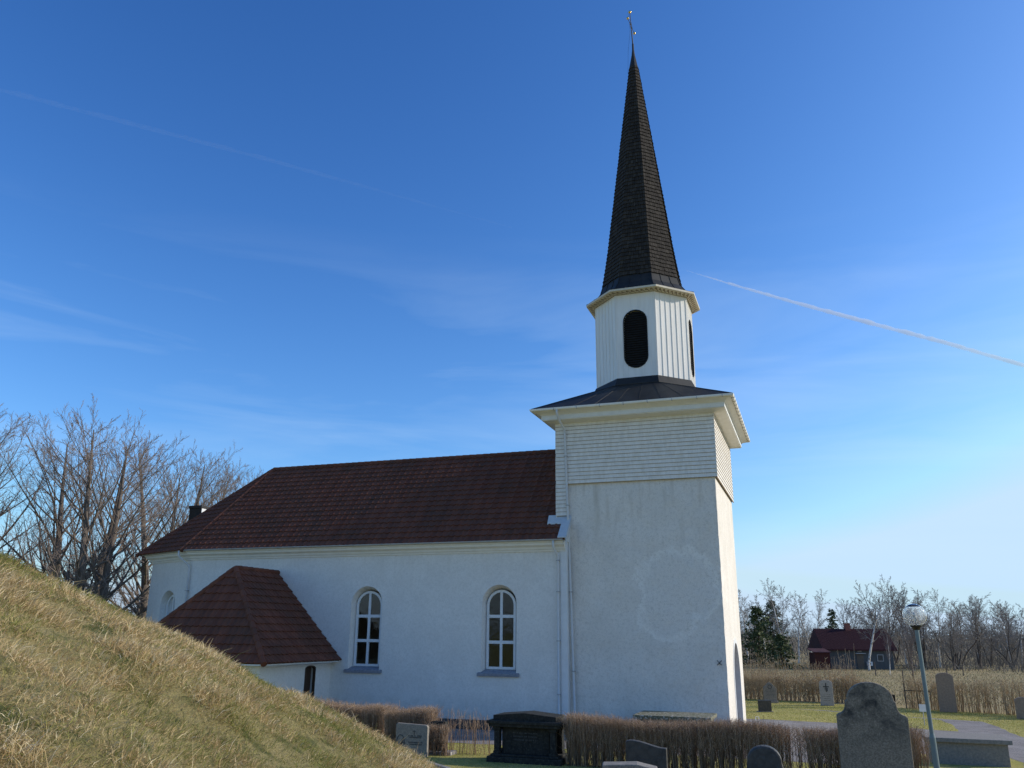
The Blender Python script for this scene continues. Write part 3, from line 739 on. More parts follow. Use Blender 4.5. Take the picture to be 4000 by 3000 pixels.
# ------------------------------------------------------------------ tower
TU, TD, ZS = 6.88, 7.4, 10.26
def slab_grid(mb, fmap, a0, a1, b0, b1, t, st=.16, seed=0, amp=.022):
    na, nb = int((a1 - a0) / st) + 1, int((b1 - b0) / st) + 1
    rnd = random.Random(seed)
    vs = []
    for j in range(nb + 1):
        for i in range(na + 1):
            a = a0 + (a1 - a0) * i / na; b = b0 + (b1 - b0) * j / nb
            d = amp * (mnoise.noise(Vector((a * 1.1, b * 1.1, seed))) + .55 * mnoise.noise(Vector((a * 3.7, b * 3.7, seed + 5))))
            ja = amp * .9 * mnoise.noise(Vector((b * 2.6, 3.1, seed))) + .012 * mnoise.noise(Vector((b * 8, 1.1, seed))) if i in (0, na) else 0
            vs.append(fmap(a + ja, b, d))
    w = na + 1
    fs = [(j * w + i, j * w + i + 1, (j + 1) * w + i + 1, (j + 1) * w + i) for j in range(nb) for i in range(na)]
    # rim back to depth t
    rim = [i for i in range(w)] + [j * w + na for j in range(1, nb + 1)] + [nb * w + i for i in range(na - 1, -1, -1)] + [j * w for j in range(nb - 1, 0, -1)]
    base = len(vs)
    for k in rim:
        j, i = divmod(k, w); a = a0 + (a1 - a0) * i / na; b = b0 + (b1 - b0) * j / nb
        vs.append(fmap(a, b, t))
    n = len(rim)
    fs += [(rim[k], rim[(k + 1) % n], base + (k + 1) % n, base + k) for k in range(n)]
    mb.add(vs, fs)
mb = MB()
slab_grid(mb, lambda a, b, d: L(a, d, b), 0, TU, -.1, 12.4, .5, .14, 1)
plate(mb, [(.13, -.1), (TD, -.1), (TD, 12.4), (.13, 12.4)], [arch(4.25, 1.38, -.02, 3.60, 20, 1.1)], lambda a, b, d: L(.0 + d, a, b), 1.1)
mb.box(-TU, -.5, TD - .5, TD, -.1, 12.4)
mb.box(-TU, -TU + .5, .5, TD - .5, -.1, 12.4)
tower = mb.build('tower_wall', M['tower'], church)
# portal: smooth white surround and a door deep in the niche
mb = MB(); ring(mb, arch(4.25, 1.54, -.05, 3.77, 20, 1.1), arch(4.25, 1.38, -.05, 3.60, 20, 1.1), lambda a, b, d: L(d, a, b), -.02, .06)
ring(mb, arch(4.25, 1.395, -.05, 3.615, 20, 1.1), arch(4.25, 1.345, -.05, 3.565, 20, 1.1), lambda a, b, d: L(d, a, b), -.024, .86)
ps = mb.build('portal_surround', M['white_paint'], church)
mb = MB(); lp = arch(4.25, 1.39, -.02, 3.61, 20, 1.1); mb.add([L(.85, a, b) for a, b in lp], [tuple(range(len(lp)))])
pd = mb.build('portal_door', M['door'], church, fix=False)
mb = MB(); mb.tube([L(.84, 3.75, 1.1), L(.78, 3.75, 1.1), L(.77, 3.62, 1.1)], .018, 8); mb.build('handle', M['iron'], pd)
# small wrought-iron wall anchor
mb = MB()
for s in (-1, 1): mb.tube([L(.27 - .09 * s, -.035, 2.75), L(.27, -.05, 2.83), L(.27 + .09 * s, -.035, 2.93)], .013, 6)
mb.tube([L(.27, .05, 2.83), L(.27, -.06, 2.83)], .018, 6)
mb.build('wall_anchor', M['iron'], church)

# shingle cladding of the upper tower
def shingles(mb, fmap, a0, a1, b0, b1, row=.172, wid=.15, cut=None, proud=.020, rs=random.Random(5)):
    n = int(round((b1 - b0) / row)); row = (b1 - b0) / n
    for j in range(n):
        b = b0 + j * row; a = a0 - rs.uniform(0, .05)
        dz = rs.uniform(-.006, .006)
        while a < a1:
            w = wid * rs.uniform(.6, 1.45); e = min(a1, a + w); s = max(a, a0)
            if e - s > .02 and (cut is None or cut(.5 * (s + e), b)):
                z = b + rs.uniform(-.006, .004) + dz; t = proud + rs.uniform(-.005, .002); g_ = .0012
                mb.hexa([fmap(s + g_, z, t), fmap(e - g_, z, t), fmap(e - g_, z, -.03), fmap(s + g_, z, -.03),
                         fmap(s + g_, z + row * 1.16, .002), fmap(e - g_, z + row * 1.16, .002), fmap(e - g_, z + row * 1.16, -.03), fmap(s + g_, z + row * 1.16, -.03)], rs.random())
            a += w
mb = MB(); SZ1 = 13.05
shingles(mb, lambda a, b, d: L(a, -.075 - d, b), -.115, 6.95, ZS, SZ1)
shingles(mb, lambda a, b, d: L(a, -.075 - d, b), 6.44, 6.95, 8.86, ZS)
shingles(mb, lambda a, b, d: L(-.08 - d, a, b), -.095, TD + .1, ZS, SZ1)
shingles(mb, lambda a, b, d: L(6.92 + d, a, b), -.095, TD + .1, 8.6, SZ1)
mb.build('shingle_cladding', M['shingle_white'], church)
bt = MB()  # brown strips along each shingle row paint in lip shadow and dirt
def lip_lines(fmap, a0, a1, b0, b1, row=.172):
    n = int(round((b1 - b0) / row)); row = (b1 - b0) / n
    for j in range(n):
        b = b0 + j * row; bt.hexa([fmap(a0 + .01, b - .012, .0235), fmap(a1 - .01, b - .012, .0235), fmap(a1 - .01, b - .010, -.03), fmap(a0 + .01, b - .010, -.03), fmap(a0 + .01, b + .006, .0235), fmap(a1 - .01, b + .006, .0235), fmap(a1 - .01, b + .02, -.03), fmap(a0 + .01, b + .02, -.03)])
lip_lines(lambda a, b, d: L(a, -.075 - d, b), -.115, 6.95, ZS, SZ1); lip_lines(lambda a, b, d: L(a, -.075 - d, b), 6.44, 6.95, 8.86, ZS); lip_lines(lambda a, b, d: L(-.08 - d, a, b), -.095, TD + .1, ZS, SZ1)
M['lip_line'] = pm('lip_shadow_and_dirt', (.30, .225, .155), (.42, .33, .24), 5, .9)
bt.build('shingle_lip_lines', M['lip_line'], church)
mb = MB(); mb.box(-6.90, .06, -.06, TD + .06, ZS + .03, 13.1); mb.box(-6.90, -6.46, -.06, .3, 8.86, ZS + .03); mb.build('sheathing', M['plinth'], church)

# tower cornice
RU0, RU1 = -.10, 6.92
rect = [L(RU1, -.06, 0)[:2], L(RU0, -.06, 0)[:2], L(RU0, TD + .06, 0)[:2], L(RU1, TD + .06, 0)[:2]]
mb = MB(); sweep(mb, rect, [(-.05, 13.02), (.06, 13.02), (.50, 13.10), (.50, 13.14), (.515, 13.14), (.515, 13.32), (.56, 13.33), (.60, 13.37), (.82, 13.45), (.84, 13.49), (-.05, 13.52)], True)
cor = mb.build('tower_cornice', M['cream_paint'], church)
mb = MB(); sweep(mb, rect, [(.517, 13.13), (.53, 13.13), (.53, 13.325), (.517, 13.325)], True); mb.build('fascia', M['white_paint'], cor)
mb = MB(); sweep(mb, rect, [(o_, z_ - .17) for o_, z_ in ((.84, 13.72), (.845, 13.66), (.88, 13.63), (.93, 13.635), (.955, 13.67), (.96, 13.735), (.945, 13.735), (.94, 13.68), (.91, 13.65), (.86, 13.68), (.855, 13.72))], True)
gt = mb.build('gutter', M['cream_paint'], cor)
br = None
for k, u in enumerate(list(np.arange(-.6, 7.7, 1.05)) + list(np.arange(-.6, 8.2, .62))):
    mb = MB()
    if k < 8: mb.box(-u - .012, -u + .012, -.06 - .968, -.06 - .83, 13.45, 13.572)
    else: mb.box(-RU0 + .83, -RU0 + .968, u - .012, u + .012, 13.45, 13.572)
    mb.build('gutter_bracket', M['zinc'], gt)
# downpipe of the tower
downpipe([L(6.62, -.95, 13.47), L(6.62, -.95, 13.33), L(6.58, -.80, 13.08), L(6.50, -.20, 12.75), L(6.48, -.16, 12.6), L(6.27, -.16, 5.0), L(6.16, -.16, .15), L(6.16, -.26, .05)], .052,
         [L(6.45, -.16, 11.5), L(6.39, -.16, 9.3), L(6.29, -.16, 5.6), L(6.20, -.16, 2.4)])

# tower roof: low sheet-metal pyramid with standing seams
CU, CV = 3.37, 3.6
def octo(r, z, cu=CU, cv=CV):
    out = []
    for k in range(8):
        a = PI / 8 + k * PI / 4; q = r / math.cos(PI / 8); out.append(Vector(L(cu + q * math.cos(a), cv + q * math.sin(a), z)))
    return out
def square(ru, rv, z, cu=3.5, cv=TD / 2):
    # 8 points on a square, matched to the octagon's corners
    pts = []
    for k in range(8):
        a = PI / 8 + k * PI / 4; cx, sx = math.cos(a), math.sin(a); m = max(abs(cx), abs(sx)); tx, ty = cx / m, sx / m
        pts.append((tx, ty))
    return [Vector(L(cu + ru * (1 if p[0] > .9 else -1 if p[0] < -.9 else p[0]), cv + rv * (1 if p[1] > .9 else -1 if p[1] < -.9 else p[1]), z)) for p in pts]
mb = MB()
ru, rv = (RU1 - RU0) / 2 + .90, TD / 2 + .06 + .90
corn = {0: (1, 1), 1: (1, 1), 2: (-1, 1), 3: (-1, 1), 4: (-1, -1), 5: (-1, -1), 6: (1, -1), 7: (1, -1)}
oc = octo(2.42, 14.98); lo = [Vector(L((RU0 + RU1) / 2 + ru * sx, TD / 2 + rv * sy, 13.575)) for sx, sy in ((1, 1), (-1, 1), (-1, -1), (1, -1))]
up = [v for v in oc]; vs = lo + up
# corners 0..3 = (+u+v), (-u+v), (-u-v), (+u-v); octagon k=0,1 near (+u,+v) ...
fs = [(0, 4, 5), (1, 6, 7), (2, 8, 9), (3, 10, 11), (0, 1, 6, 5), (1, 2, 8, 7), (2, 3, 10, 9), (3, 0, 4, 11)]
mb.add(vs, fs)
mb.add([p + Vector((0, 0, 0)) for p in lo] + [p - Vector((0, 0, .05)) for p in lo], [(0, 1, 5, 4), (1, 2, 6, 5), (2, 3, 7, 6), (3, 0, 4, 7)])
tr = mb.build('tower_roof', M['black_metal'], church)
mb = MB()
def seam(p, q, h=.03):
    mb = MB(); mb.tube([p + Vector((0, 0, .006)), q + Vector((0, 0, .006))], h * .5, 5); mb.build('standing_seam', M['black_metal'], tr)
for (i, a, b) in ((0, 4, 5), (1, 6, 7), (2, 8, 9), (3, 10, 11)):
    seam(vs[i], vs[a]); seam(vs[i], vs[b])
for (a, b, c, d) in ((1, 2, 8, 7), (2, 3, 10, 9), (3, 0, 4, 11), (0, 1, 6, 5)):
    for t in np.linspace(0, 1, 10)[1:-1]:
        top = vs[d].lerp(vs[c], min(1, max(0, (t - .27) / .46))); bot = vs[a].lerp(vs[b], t)
        if .2 < t < .8: seam(bot, top, .011)
mb = MB(); mb.loft([octo(2.40, 14.90), octo(2.46, 14.98), octo(2.46, 15.02), octo(2.30, 15.36), octo(2.20, 15.37)]); mb.build('octagon_skirt', M['black_metal'], church)

# belfry: octagon of vertical boards
BR, BZ0, BZ1 = 2.26, 15.30, 19.58
BF = BR * math.tan(PI / 8)              # half face width
def stad(c0, half, z0, z1, n=12):
    return [(c0 + half * math.cos(t), z1 - half + half * math.sin(t)) for t in np.linspace(0, PI, n)] + [(c0 + half * math.cos(t), z0 + half + half * math.sin(t)) for t in np.linspace(PI, 2 * PI, n)]
belfry = None
mbw = MB(); mbb = MB(); opens = []
for k in range(8):
    ang = k * PI / 4
    def fm(a, b, d, ang=ang):
        ra = BR - d; return L(CU + ra * math.cos(ang) - a * math.sin(ang), CV + ra * math.sin(ang) + a * math.cos(ang), b)
    has = k % 2 == 0
    hole = [stad(.02, .54, 15.84, 18.68)] if has else []
    plate(mbw, [(-BF, BZ0), (BF, BZ0), (BF, BZ1), (-BF, BZ1)], hole, fm, .10)
    rs = random.Random(k); nb = 8 if has else 6
    for i in range(nb + 1):
        a = -BF + .045 + (2 * BF - .09) * i / nb
        def batten(b0, b1):
            w = .020; dp = .016 if has else .024
            mbb.hexa([fm(a - w, b0, -dp), fm(a + w, b0, -dp), fm(a + w, b0, .01), fm(a - w, b0, .01), fm(a - w, b1, -dp), fm(a + w, b1, -dp), fm(a + w, b1, .01), fm(a - w, b1, .01)])
        if has and abs(a - .02) < .60:
            dx = min(abs(a - .02), .559); hh = math.sqrt(.56 ** 2 - dx ** 2)
            batten(BZ0, 15.84 + .54 - hh - .02); batten(18.68 - .54 + hh + .02, BZ1 - .01)
        else: batten(BZ0, BZ1 - .01)
    if has: opens.append(fm)
belfry = mbw.build('belfry', M['board_white'], church)
mbb.build('battens', M['board_white'], belfry)
for fm in opens:
    mb = MB(); n = 24; ring(mb, stad(.02, .575, 15.805, 18.715), stad(.02, .535, 15.845, 18.675), fm, -.03, .04)
    lv = mb.build('louvre', M['dark_wood'], belfry)
    mb = MB()
    for z in np.arange(15.9, 18.65, .115):
        dz = max(0, (15.84 + .54) - z, z - (18.68 - .54)); h = math.sqrt(max(0, .535 ** 2 - dz ** 2))
        if h > .05: mb.hexa([fm(.02 - h, z, .02), fm(.02 + h, z, .02), fm(.02 + h, z + .10, .12), fm(.02 - h, z + .10, .12), fm(.02 - h, z + .02, .02), fm(.02 + h, z + .02, .02), fm(.02 + h, z + .12, .12), fm(.02 - h, z + .12, .12)])
    mb.build('slats', M['dark_wood'], lv)
    mb = MB(); lp = stad(.02, .54, 15.84, 18.68); mb.add([fm(a, b, .13) for a, b in lp], [tuple(range(len(lp)))]); mb.build('backing', M['dark_wood'], lv, fix=False)

# belfry cornice with painted running scroll
CR0, CZ0, CR1, CZ1 = BR - .02, 19.54, 2.66, 19.63
mb = MB(); mb.loft([octo(CR0, CZ0), octo(CR1, CZ1), octo(CR1 + .012, CZ1 + .0), octo(CR1 + .012, CZ1 + .09), octo(CR0 - .1, CZ1 + .12)])
cornice = mb.build('belfry_cornice', M['frieze'], church)
mb = MB()
for k in range(8):
    ang = k * PI / 4
    def fs_(a, s):   # on the soffit: a along face (-1..1 fraction), s 0..1 from wall to edge
        r = CR0 + (CR1 - CR0) * s; z = CZ0 + (CZ1 - CZ0) * s - .006
        return Vector(L(CU + r * math.cos(ang) - a * r * math.tan(PI / 8) * math.sin(ang), CV + r * math.sin(ang) + a * r * math.tan(PI / 8) * math.cos(ang), z))
    nw = 9
    for i in range(nw):
        c0 = -1 + 2 * i / nw; wv = 2 / nw; pts = []
        for t in np.linspace(0, 1, 14):      # rising back of a wave that curls over
            if t < .55: q = t / .55; pts.append((c0 + wv * (.02 + .80 * q), .28 + .50 * (q ** 1.7)))
            else:
                q = (t - .55) / .45; an = PI / 2 - q * 1.35 * PI; rr = .15 * (1 - .45 * q)
                pts.append((c0 + wv * (.82 + rr * 1.0 * math.cos(an)), (.62 + .16 * math.sin(an))))
        for (a0, s0), (a1, s1) in zip(pts[:-1], pts[1:]):
            p, q = fs_(a0, s0), fs_(a1, s1); d = (q - p)
            if d.length < 1e-5: continue
            sd = (fs_(a0, s0 + .01) - fs_(a0, s0)).normalized(); sd = d.normalized().cross(Vector((0, 0, 1))); w = .021
            mb.add([p - sd * w, p + sd * w, q + sd * w, q - sd * w], [(0, 1, 2, 3)])
        p, q = fs_(c0 + .0, .14), fs_(c0 + wv, .14)
        rd = (fs_(c0, .18) - fs_(c0, .14)).normalized() * .015
        mb.add([p - rd, p + rd, q + rd, q - rd], [(0, 1, 2, 3)])
mb.build('scroll_frieze', M['scroll'], cornice, fix=False)

# spire
SP = [(2.66, 19.74), (2.26, 19.92), (2.00, 20.30), (1.84, 20.84)]
mb = MB(); mb.loft([octo(2.67, 19.70)] + [octo(r, z) for r, z in SP] + [octo(1.74, 20.9)])
sk = mb.build('spire_skirt', M['black_metal'], church)
mb = MB()
for k in range(8):
    for t in (0, .33, .67):
        pts = []
        for r, z in SP[:]:
            o8 = octo(r, z); pts.append(o8[k].lerp(o8[(k + 1) % 8], t) + (o8[k] - Vector(L(CU, CV, z))).normalized() * .01)
        mb = MB(); mb.tube(pts, .015, 5); mb.build('seam', M['black_metal'], sk)
S0, S1 = 20.74, 34.0
def srad(z):
    t = (z - S0) / (S1 - S0); return 1.81 * (1 - t) + .20 * t + .06 * max(0, 1 - t * 5) ** 2
mb = MB(); rows = 60; rs = random.Random(3)
for j in range(rows):
    z0 = S0 + (S1 - S0) * j / rows; z1 = S0 + (S1 - S0) * (j + 1.25) / rows; z1 = min(z1, S1 + .05)
    r0, r1 = srad(z0) + .050, srad(z1) + .004
    for k in range(8):
        ang = k * PI / 4; h0, h1 = r0 * math.tan(PI / 8), r1 * math.tan(PI / 8)
        nsh = max(2, int(round(2 * h0 / .13))); cuts = [-1.0]
        for i in range(1, nsh): cuts.append(-1 + 2 * (i + rs.uniform(-.28, .28)) / nsh)
        cuts.append(1.0)
        for a, b in zip(cuts[:-1], cuts[1:]):
            dz = rs.uniform(-.018, .014); dt = rs.uniform(-.006, .008)
            def q(f, r, hh, z): return L(CU + r * math.cos(ang) - f * hh * math.sin(ang), CV + r * math.sin(ang) + f * hh * math.cos(ang), z)
            e = .012 / max(.2, h0)
            mb.hexa([q(a, r0 + dt, h0 + dt * .41, z0 + dz), q(b - e, r0 + dt, h0 + dt * .41, z0 + dz), q(b - e, r0 - .05, h0 - .02, z0 + dz), q(a, r0 - .05, h0 - .02, z0 + dz),
                     q(a, r1, h1, z1), q(b - e, r1, h1, z1), q(b - e, r1 - .03, h1 - .012, z1), q(a, r1 - .03, h1 - .012, z1)], rs.random() ** 1.5)
spire = mb.build('spire', M['spire'], church)
mb = MB(); mb.loft([octo(.235, 33.9), octo(.09, 34.75), octo(.055, 35.1), octo(.05, 35.5)], cap=True); mb.build('spire_cap', M['black_metal'], spire)
mb = MB(); mb.loft([octo(1.78, S0), octo(.17, 34.0)]); mb.build('spire_core', M['dark_wood'], spire)
# cross: leaning rod, cross-bar, gilded balls, bracing scrolls, lightning wire
T0 = Vector(L(CU, CV, 35.4)); T1 = Vector(L(CU + .10, CV, 37.62))
mb = MB(); mb.tube([T0, T1], [.035, .018], 8)
bc = T0.lerp(T1, .60); bd = (Vector((.22, .98, 0))).normalized()
bd = Matrix.Rotation(-ROT, 3, 'Z') @ Vector((math.sin(R(24)), math.cos(R(24)), 0))
mb.tube([bc - bd * .62, bc + bd * .62], .016, 6)
for s in (-1, 1):
    for e in (-1, 1):
        mb.tube([bc + bd * .30 * s, bc + bd * .18 * s + Vector((0, 0, .13 * e)), bc + Vector((0, 0, .30 * e))], .009, 5)
fin = mb.build('cross', M['iron'], church)
for p, r in ((T1 + Vector((0, 0, .06)), .085), (bc - bd * .66, .075), (bc + bd * .66, .075)):
    mb = MB(); mb.lathe([(r * math.sin(t), -r * math.cos(t)) for t in np.linspace(.02, PI - .02, 12)], p, 16); mb.build('ball', M['gold'], fin, smooth=True)
mb = MB(); mb.tube([Vector(L(CU + .30, CV - .2, 33.5)), Vector(L(CU + .26, CV - .1, 35.0)), T0.lerp(T1, .45) + Vector((-.08, 0, 0)), T1 + Vector((-.1, 0, .1))], .006, 4)
mb.build('lightning_wire', M['iron'], fin)

# ------------------------------------------------------------------ gravestones and tombs
def stone(name, outline, depth, mat, loc, rz, label, group=None, tilt=0.0, bevel=.012, cat='gravestone'):
    """upright slab from an outline (x, z), standing at loc"""
    mb = MB(); n = len(outline)
    mb.add([(x, -depth / 2, z) for x, z in outline] + [(x, depth / 2, z) for x, z in outline],
           [tuple(range(n)), tuple(range(2 * n - 1, n - 1, -1))] + [(i, n + i, n + (i + 1) % n, (i + 1) % n) for i in range(n)])
    e = empty(name, loc, rz); e.rotation_euler = (tilt, 0, rz)
    tag(e, label, cat, group)
    mb.build('slab', mat, e, bevel=bevel)
    return e
def arc(cx, cz, r, a0, a1, n=10, rz=None):
    return [(cx + r * math.cos(t), cz + (rz or r) * math.sin(t)) for t in np.linspace(a0, a1, n)]
def marks(parent, rows, x0, x1, y, seed, h=.028):
    """weathered, unreadable inscription lines"""
    rs = random.Random(seed); mb = MB()
    for z in rows:
        a = x0 + rs.uniform(0, .06)
        while a < x1 - .03:
            w = rs.uniform(.012, .03); mb.box(a, a + w, y - .003, y + .002, z + rs.uniform(0, .006), z + h); a += w + rs.uniform(.008, .016)
            if rs.random() < .16: a += .035
    return mb.build('lettering', M['engrave'], parent)
GR = 'gravestones of the churchyard'

# big stone at right
bx, by = 5.02, 12.35
out = [(-.46, -.15), (.46, -.15), (.455, 1.16)] + [(.45, 1.17), (.43, 1.19)] + arc(.455, 1.31, .125, -PI * .62, -PI * 1.0, 6) + [(.325, 1.36), (.30, 1.38)] + arc(0, 1.38, .30, .12, PI - .12, 18, .235) + [(-.30, 1.38), (-.325, 1.36)] + arc(-.455, 1.31, .125, 0, -PI * .38, 6) + [(-.43, 1.19), (-.45, 1.17), (-.455, 1.16)]
def big_stone_material():
    m, nt, b = nm('weathered_grey_granite'); v = coords(nt)
    c = mixc(nt, ramp(nt, noise_node(nt, v, 45, 4, .8), .4, .62), (0.189, 0.155, 0.114), (0.351, 0.291, 0.218))
    bl = ramp(nt, noise_node(nt, v, 2.6, 6, .65), .47, .62)
    sx = nt.nodes.new("ShaderNodeSeparateXYZ"); nt.links.new(v, sx.inputs[0])
    mm = nt.nodes.new("ShaderNodeMath"); mm.operation = 'MULTIPLY'; nt.links.new(bl, mm.inputs[0]); nt.links.new(ramp(nt, sx.outputs['Z'], .75, 1.25, .1, .95), mm.inputs[1])
    c = mixc(nt, mm.outputs[0], c, (.045, .043, .04))
    c = mixc(nt, ramp(nt, noise_node(nt, v, 7, 4, .7), .68, .74, 0, .8), c, (.25, .255, .23))
    nt.links.new(c, b.inputs['Base Color']); b.inputs['Roughness'].default_value = .9; b.inputs['Specular IOR Level'].default_value = .2
    bump(nt, b, noise_node(nt, v, 55, 5, .7), .5, .008); return m
M['big_stone'] = big_stone_material()
stone('gravestone', out, .17, M['big_stone'], (bx, by, gz(bx, by)), R(-18), 'tall grey granite headstone with rounded top and curved shoulders beside the lamp post', GR)

# dark slab with a waved top in front of the hedge
x, y = 2.11, 13.84
out = [(-.31, -.1), (.31, -.1), (.31, .70)] + [(.31 - .62 * t, .70 + .10 * (1 - math.cos(PI * min(1, t * 1.15))) / 2 - .015 * (t > .9) * (t - .9) * 10) for t in np.linspace(.02, 1, 12)]
s = stone('gravestone', out, .14, M['dark_stone'], (x, y, gz(x, y)), R(-14), 'dark polished headstone with gently waved top in front of the clipped hedge', GR)
marks(s, [.52, .44, .36, .28], -.2, .2, -.072, 3, .022)
# rounded boulder-like stone
x, y = 3.72, 13.15
out = [(-.26, -.1), (.26, -.1), (.27, .45), (.24, .58)] + arc(0, .60, .24, .15, PI - .15, 12, .20) + [(-.25, .56), (-.27, .42)]
stone('gravestone', out, .20, M['dark_stone'], (x, y, gz(x, y)), R(-16), 'low dark headstone with rounded top left of the tall granite stone', GR, bevel=.03)
# light capped stone at the bottom edge
x, y = 1.33, 9.95
out = [(-.30, -.1), (.30, -.1), (.30, .80), (.08, .845), (-.30, .83)]
stone('gravestone', out, .26, M['slate_stone'], (x, y, gz(x, y) + .02), R(-8), 'low grey headstone whose pale sunlit top just enters the bottom edge', GR)

# left pale stone with oval emblem
e = stone('gravestone', [(-.56, -.05), (.56, -.05), (.56, .88)] + arc(.48, .88, .08, 0, PI / 2, 5) + [(-.52, 1.0), (-.56, .97)], .16, M['slate_stone'], (-3.2, 29.75, 0), R(-16), 'wide pale grey headstone with oval emblem at the foot of the grassy mound', GR)
marks(e, [.60, .55, .40, .34], -.12, .40, -.084, 8, .04)
mb = MB()
pts = [(-.38 + .14 * math.cos(t), -.086, .40 + .24 * math.sin(t)) for t in np.linspace(0, 2 * PI, 30)]
mb.tube(pts, .012, 5, False)
for k in range(4): mb.tube([(-.42 + .02 * k, -.086, .20), (-.38 + .012 * k, -.086, .36), (-.33 + .02 * k, -.086, .52 - .05 * abs(k - 1))], .010, 5)
mb.tube([(.10, -.086, .66), (.10, -.086, .80)], .010, 5); mb.tube([(.06, -.086, .76), (.14, -.086, .76)], .010, 5)
mb.build('emblem', M['engrave'], e)
e = stone('gravestone', [(-.28, -.05), (.28, -.05), (.28, .96)] + arc(.22, .96, .06, 0, PI / 2, 4) + arc(-.22, .96, .06, PI / 2, PI, 4) + [(-.28, .9)], .20, M['black_stone'], (-2.36, 30.3, 0), R(-18), 'narrow dark headstone overgrown by twigs beside the wide pale headstone', GR)
mb = MB(); mb.box(-.35, .55, -.28, .28, -.02, .10); mb.build('base_slab', M['pale_stone'], e, bevel=.01)

# far stones in front of the far hedge
def far(w, h, kind, mat, loc, rz, label, d=.16):
    hw = w / 2
    if kind == 'shoulder': out = [(-hw, 0), (hw, 0), (hw, h * .76), (hw * .8, h * .80), (hw * .62, h * .84)] + arc(0, h * .84, hw * .55, .2, PI - .2, 9, h * .16) + [(-hw * .62, h * .84), (-hw * .8, h * .80), (-hw, h * .76)]
    elif kind == 'round': out = [(-hw, 0), (hw, 0), (hw, h - hw * .55)] + arc(0, h - hw * .55, hw, .15, PI - .15, 10, hw * .55) + [(-hw, h - hw * .55)]
    else: out = [(-hw, 0), (hw, 0), (hw, h), (-hw, h)]
    return stone('gravestone', out, d, mat, loc, rz, label, GR)
e = far(.75, 1.16, 'shoulder', M['slate_stone'], (15.72, 53.38, 0), R(-12), 'grey headstone with arched top and round medallion by the far hedge')
marks(e, [.72, .64, .56, .48, .40], -.27, .27, -.083, 11, .025)
mb = MB(); mb.tube([(.11 * math.cos(t), -.084, .92 + .11 * math.sin(t)) for t in np.linspace(0, 2 * PI, 20)], .02, 5, False); mb.build('medallion', M['engrave'], e)
mb = MB(); mb.box(-.45, .45, -.16, .16, -.05, .12); mb.build('base', M['slate_stone'], e, bevel=.01)
e = far(.68, .60, 'flat', M['dark_stone'], (13.54, 47.1, 0), R(-12), 'small square dark headstone standing on the lawn right of the tower', .2)
mb = MB(); mb.box(-.42, .42, -.16, .16, -.05, .05); mb.build('base', M['slate_stone'], e, bevel=.01)
e = far(.74, 1.42, 'round', M['pale_stone'], (18.51, 51.65, 0), R(-20), 'pale headstone carved with a dark cross before the far hedge')
mb = MB(); mb.box(-.03, .03, -.086, -.078, .75, 1.25); mb.box(-.17, .17, -.086, -.078, 1.02, 1.08); mb.box(.04, .09, -.086, -.078, .80, .99); mb.box(-.08, -.05, -.086, -.078, .86, .99)
mb.build('cross', M['engrave'], e); marks(e, [.62, .50, .38, .28], -.26, .24, -.083, 12, .025)
far(.86, 2.02, 'round', M['pink_stone'], (23.73, 48.06, 0), R(-25), 'tall narrow brownish granite headstone before the straw-coloured hedge', .34)
far(.80, 1.04, 'round', M['pink_stone'], (25.75, 44.4, 0), R(-25), 'brownish round-topped headstone at the right edge of the photo', .25)
far(.52, .58, 'flat', M['black_stone'], (22.62, 52.6, 0), R(-20), 'small black headstone at the gap in the far hedge', .22)

# table tomb on pillars beside the hedge
tt = tag(empty('table_tomb', Wd(5.50, -8.15), ROT), 'large blackened table tomb with pitched lid standing against the hedge', 'tomb')
tt.scale = (.86, 1, 1)
mb = MB(); mb.box(-1.42, 1.42, -.62, .62, -.05, .17); mb.box(-1.30, 1.30, -.55, .55, .17, .24); mb.build('plinth', M['black_stone'], tt, bevel=.02)
mb = MB(); mb.box(-.90, .92, -.36, .36, .24, 1.04); blk = mb.build('chest', M['black_stone'], tt, bevel=.015)
marks(blk, [.84, .74, .64], -.5, .5, -.363, 21, .04)
for sx in (-1, 1):
    for sy in (-1, 1):
        mb = MB(); cx, cy = 1.08 * sx, .38 * sy
        mb.box(cx - .13, cx + .13, cy - .13, cy + .13, .24, .32); mb.box(cx - .105, cx + .105, cy - .105, cy + .105, .32, .94); mb.box(cx - .14, cx + .14, cy - .14, cy + .14, .94, 1.04)
        mb.build('pillar', M['black_stone'], tt, bevel=.012)
mb = MB(); mb.box(-1.36, 1.36, -.60, .60, 1.04, 1.13); mb.box(-1.42, 1.42, -.65, .65, 1.13, 1.23)
mb.build('cornice', M['black_stone'], tt, bevel=.02)
mb = MB(); mb.add([(-1.22, -.5, 1.23), (1.22, -.5, 1.23), (1.22, .5, 1.23), (-1.22, .5, 1.23), (-1.22, -.5, 1.38), (0, -.5, 1.47), (1.22, -.5, 1.38), (1.22, .5, 1.38), (0, .5, 1.47), (-1.22, .5, 1.38)],
                  [(0, 1, 6, 5, 4), (2, 3, 9, 8, 7), (1, 2, 7, 6), (3, 0, 4, 9), (4, 5, 8, 9), (5, 6, 7, 8)])
mb.build('lid', M['black_stone'], tt, bevel=.015)
# low chest tomb with a lichened slab near the tower wall
ct = tag(empty('chest_tomb', Wd(1.82, -1.75), ROT), 'flat lichen-spotted tomb slab near the tower foot, behind the hedge', 'tomb')
mb = MB(); mb.box(-1.30, 1.30, -.85, .85, -.05, .90); mb.build('chest', M['slate_stone'], ct, bevel=.02)
mb = MB(); mb.box(-1.42, 1.42, -1.02, 1.02, .90, 1.03); mb.build('lid', M['mossy_lid'], ct, bevel=.015)
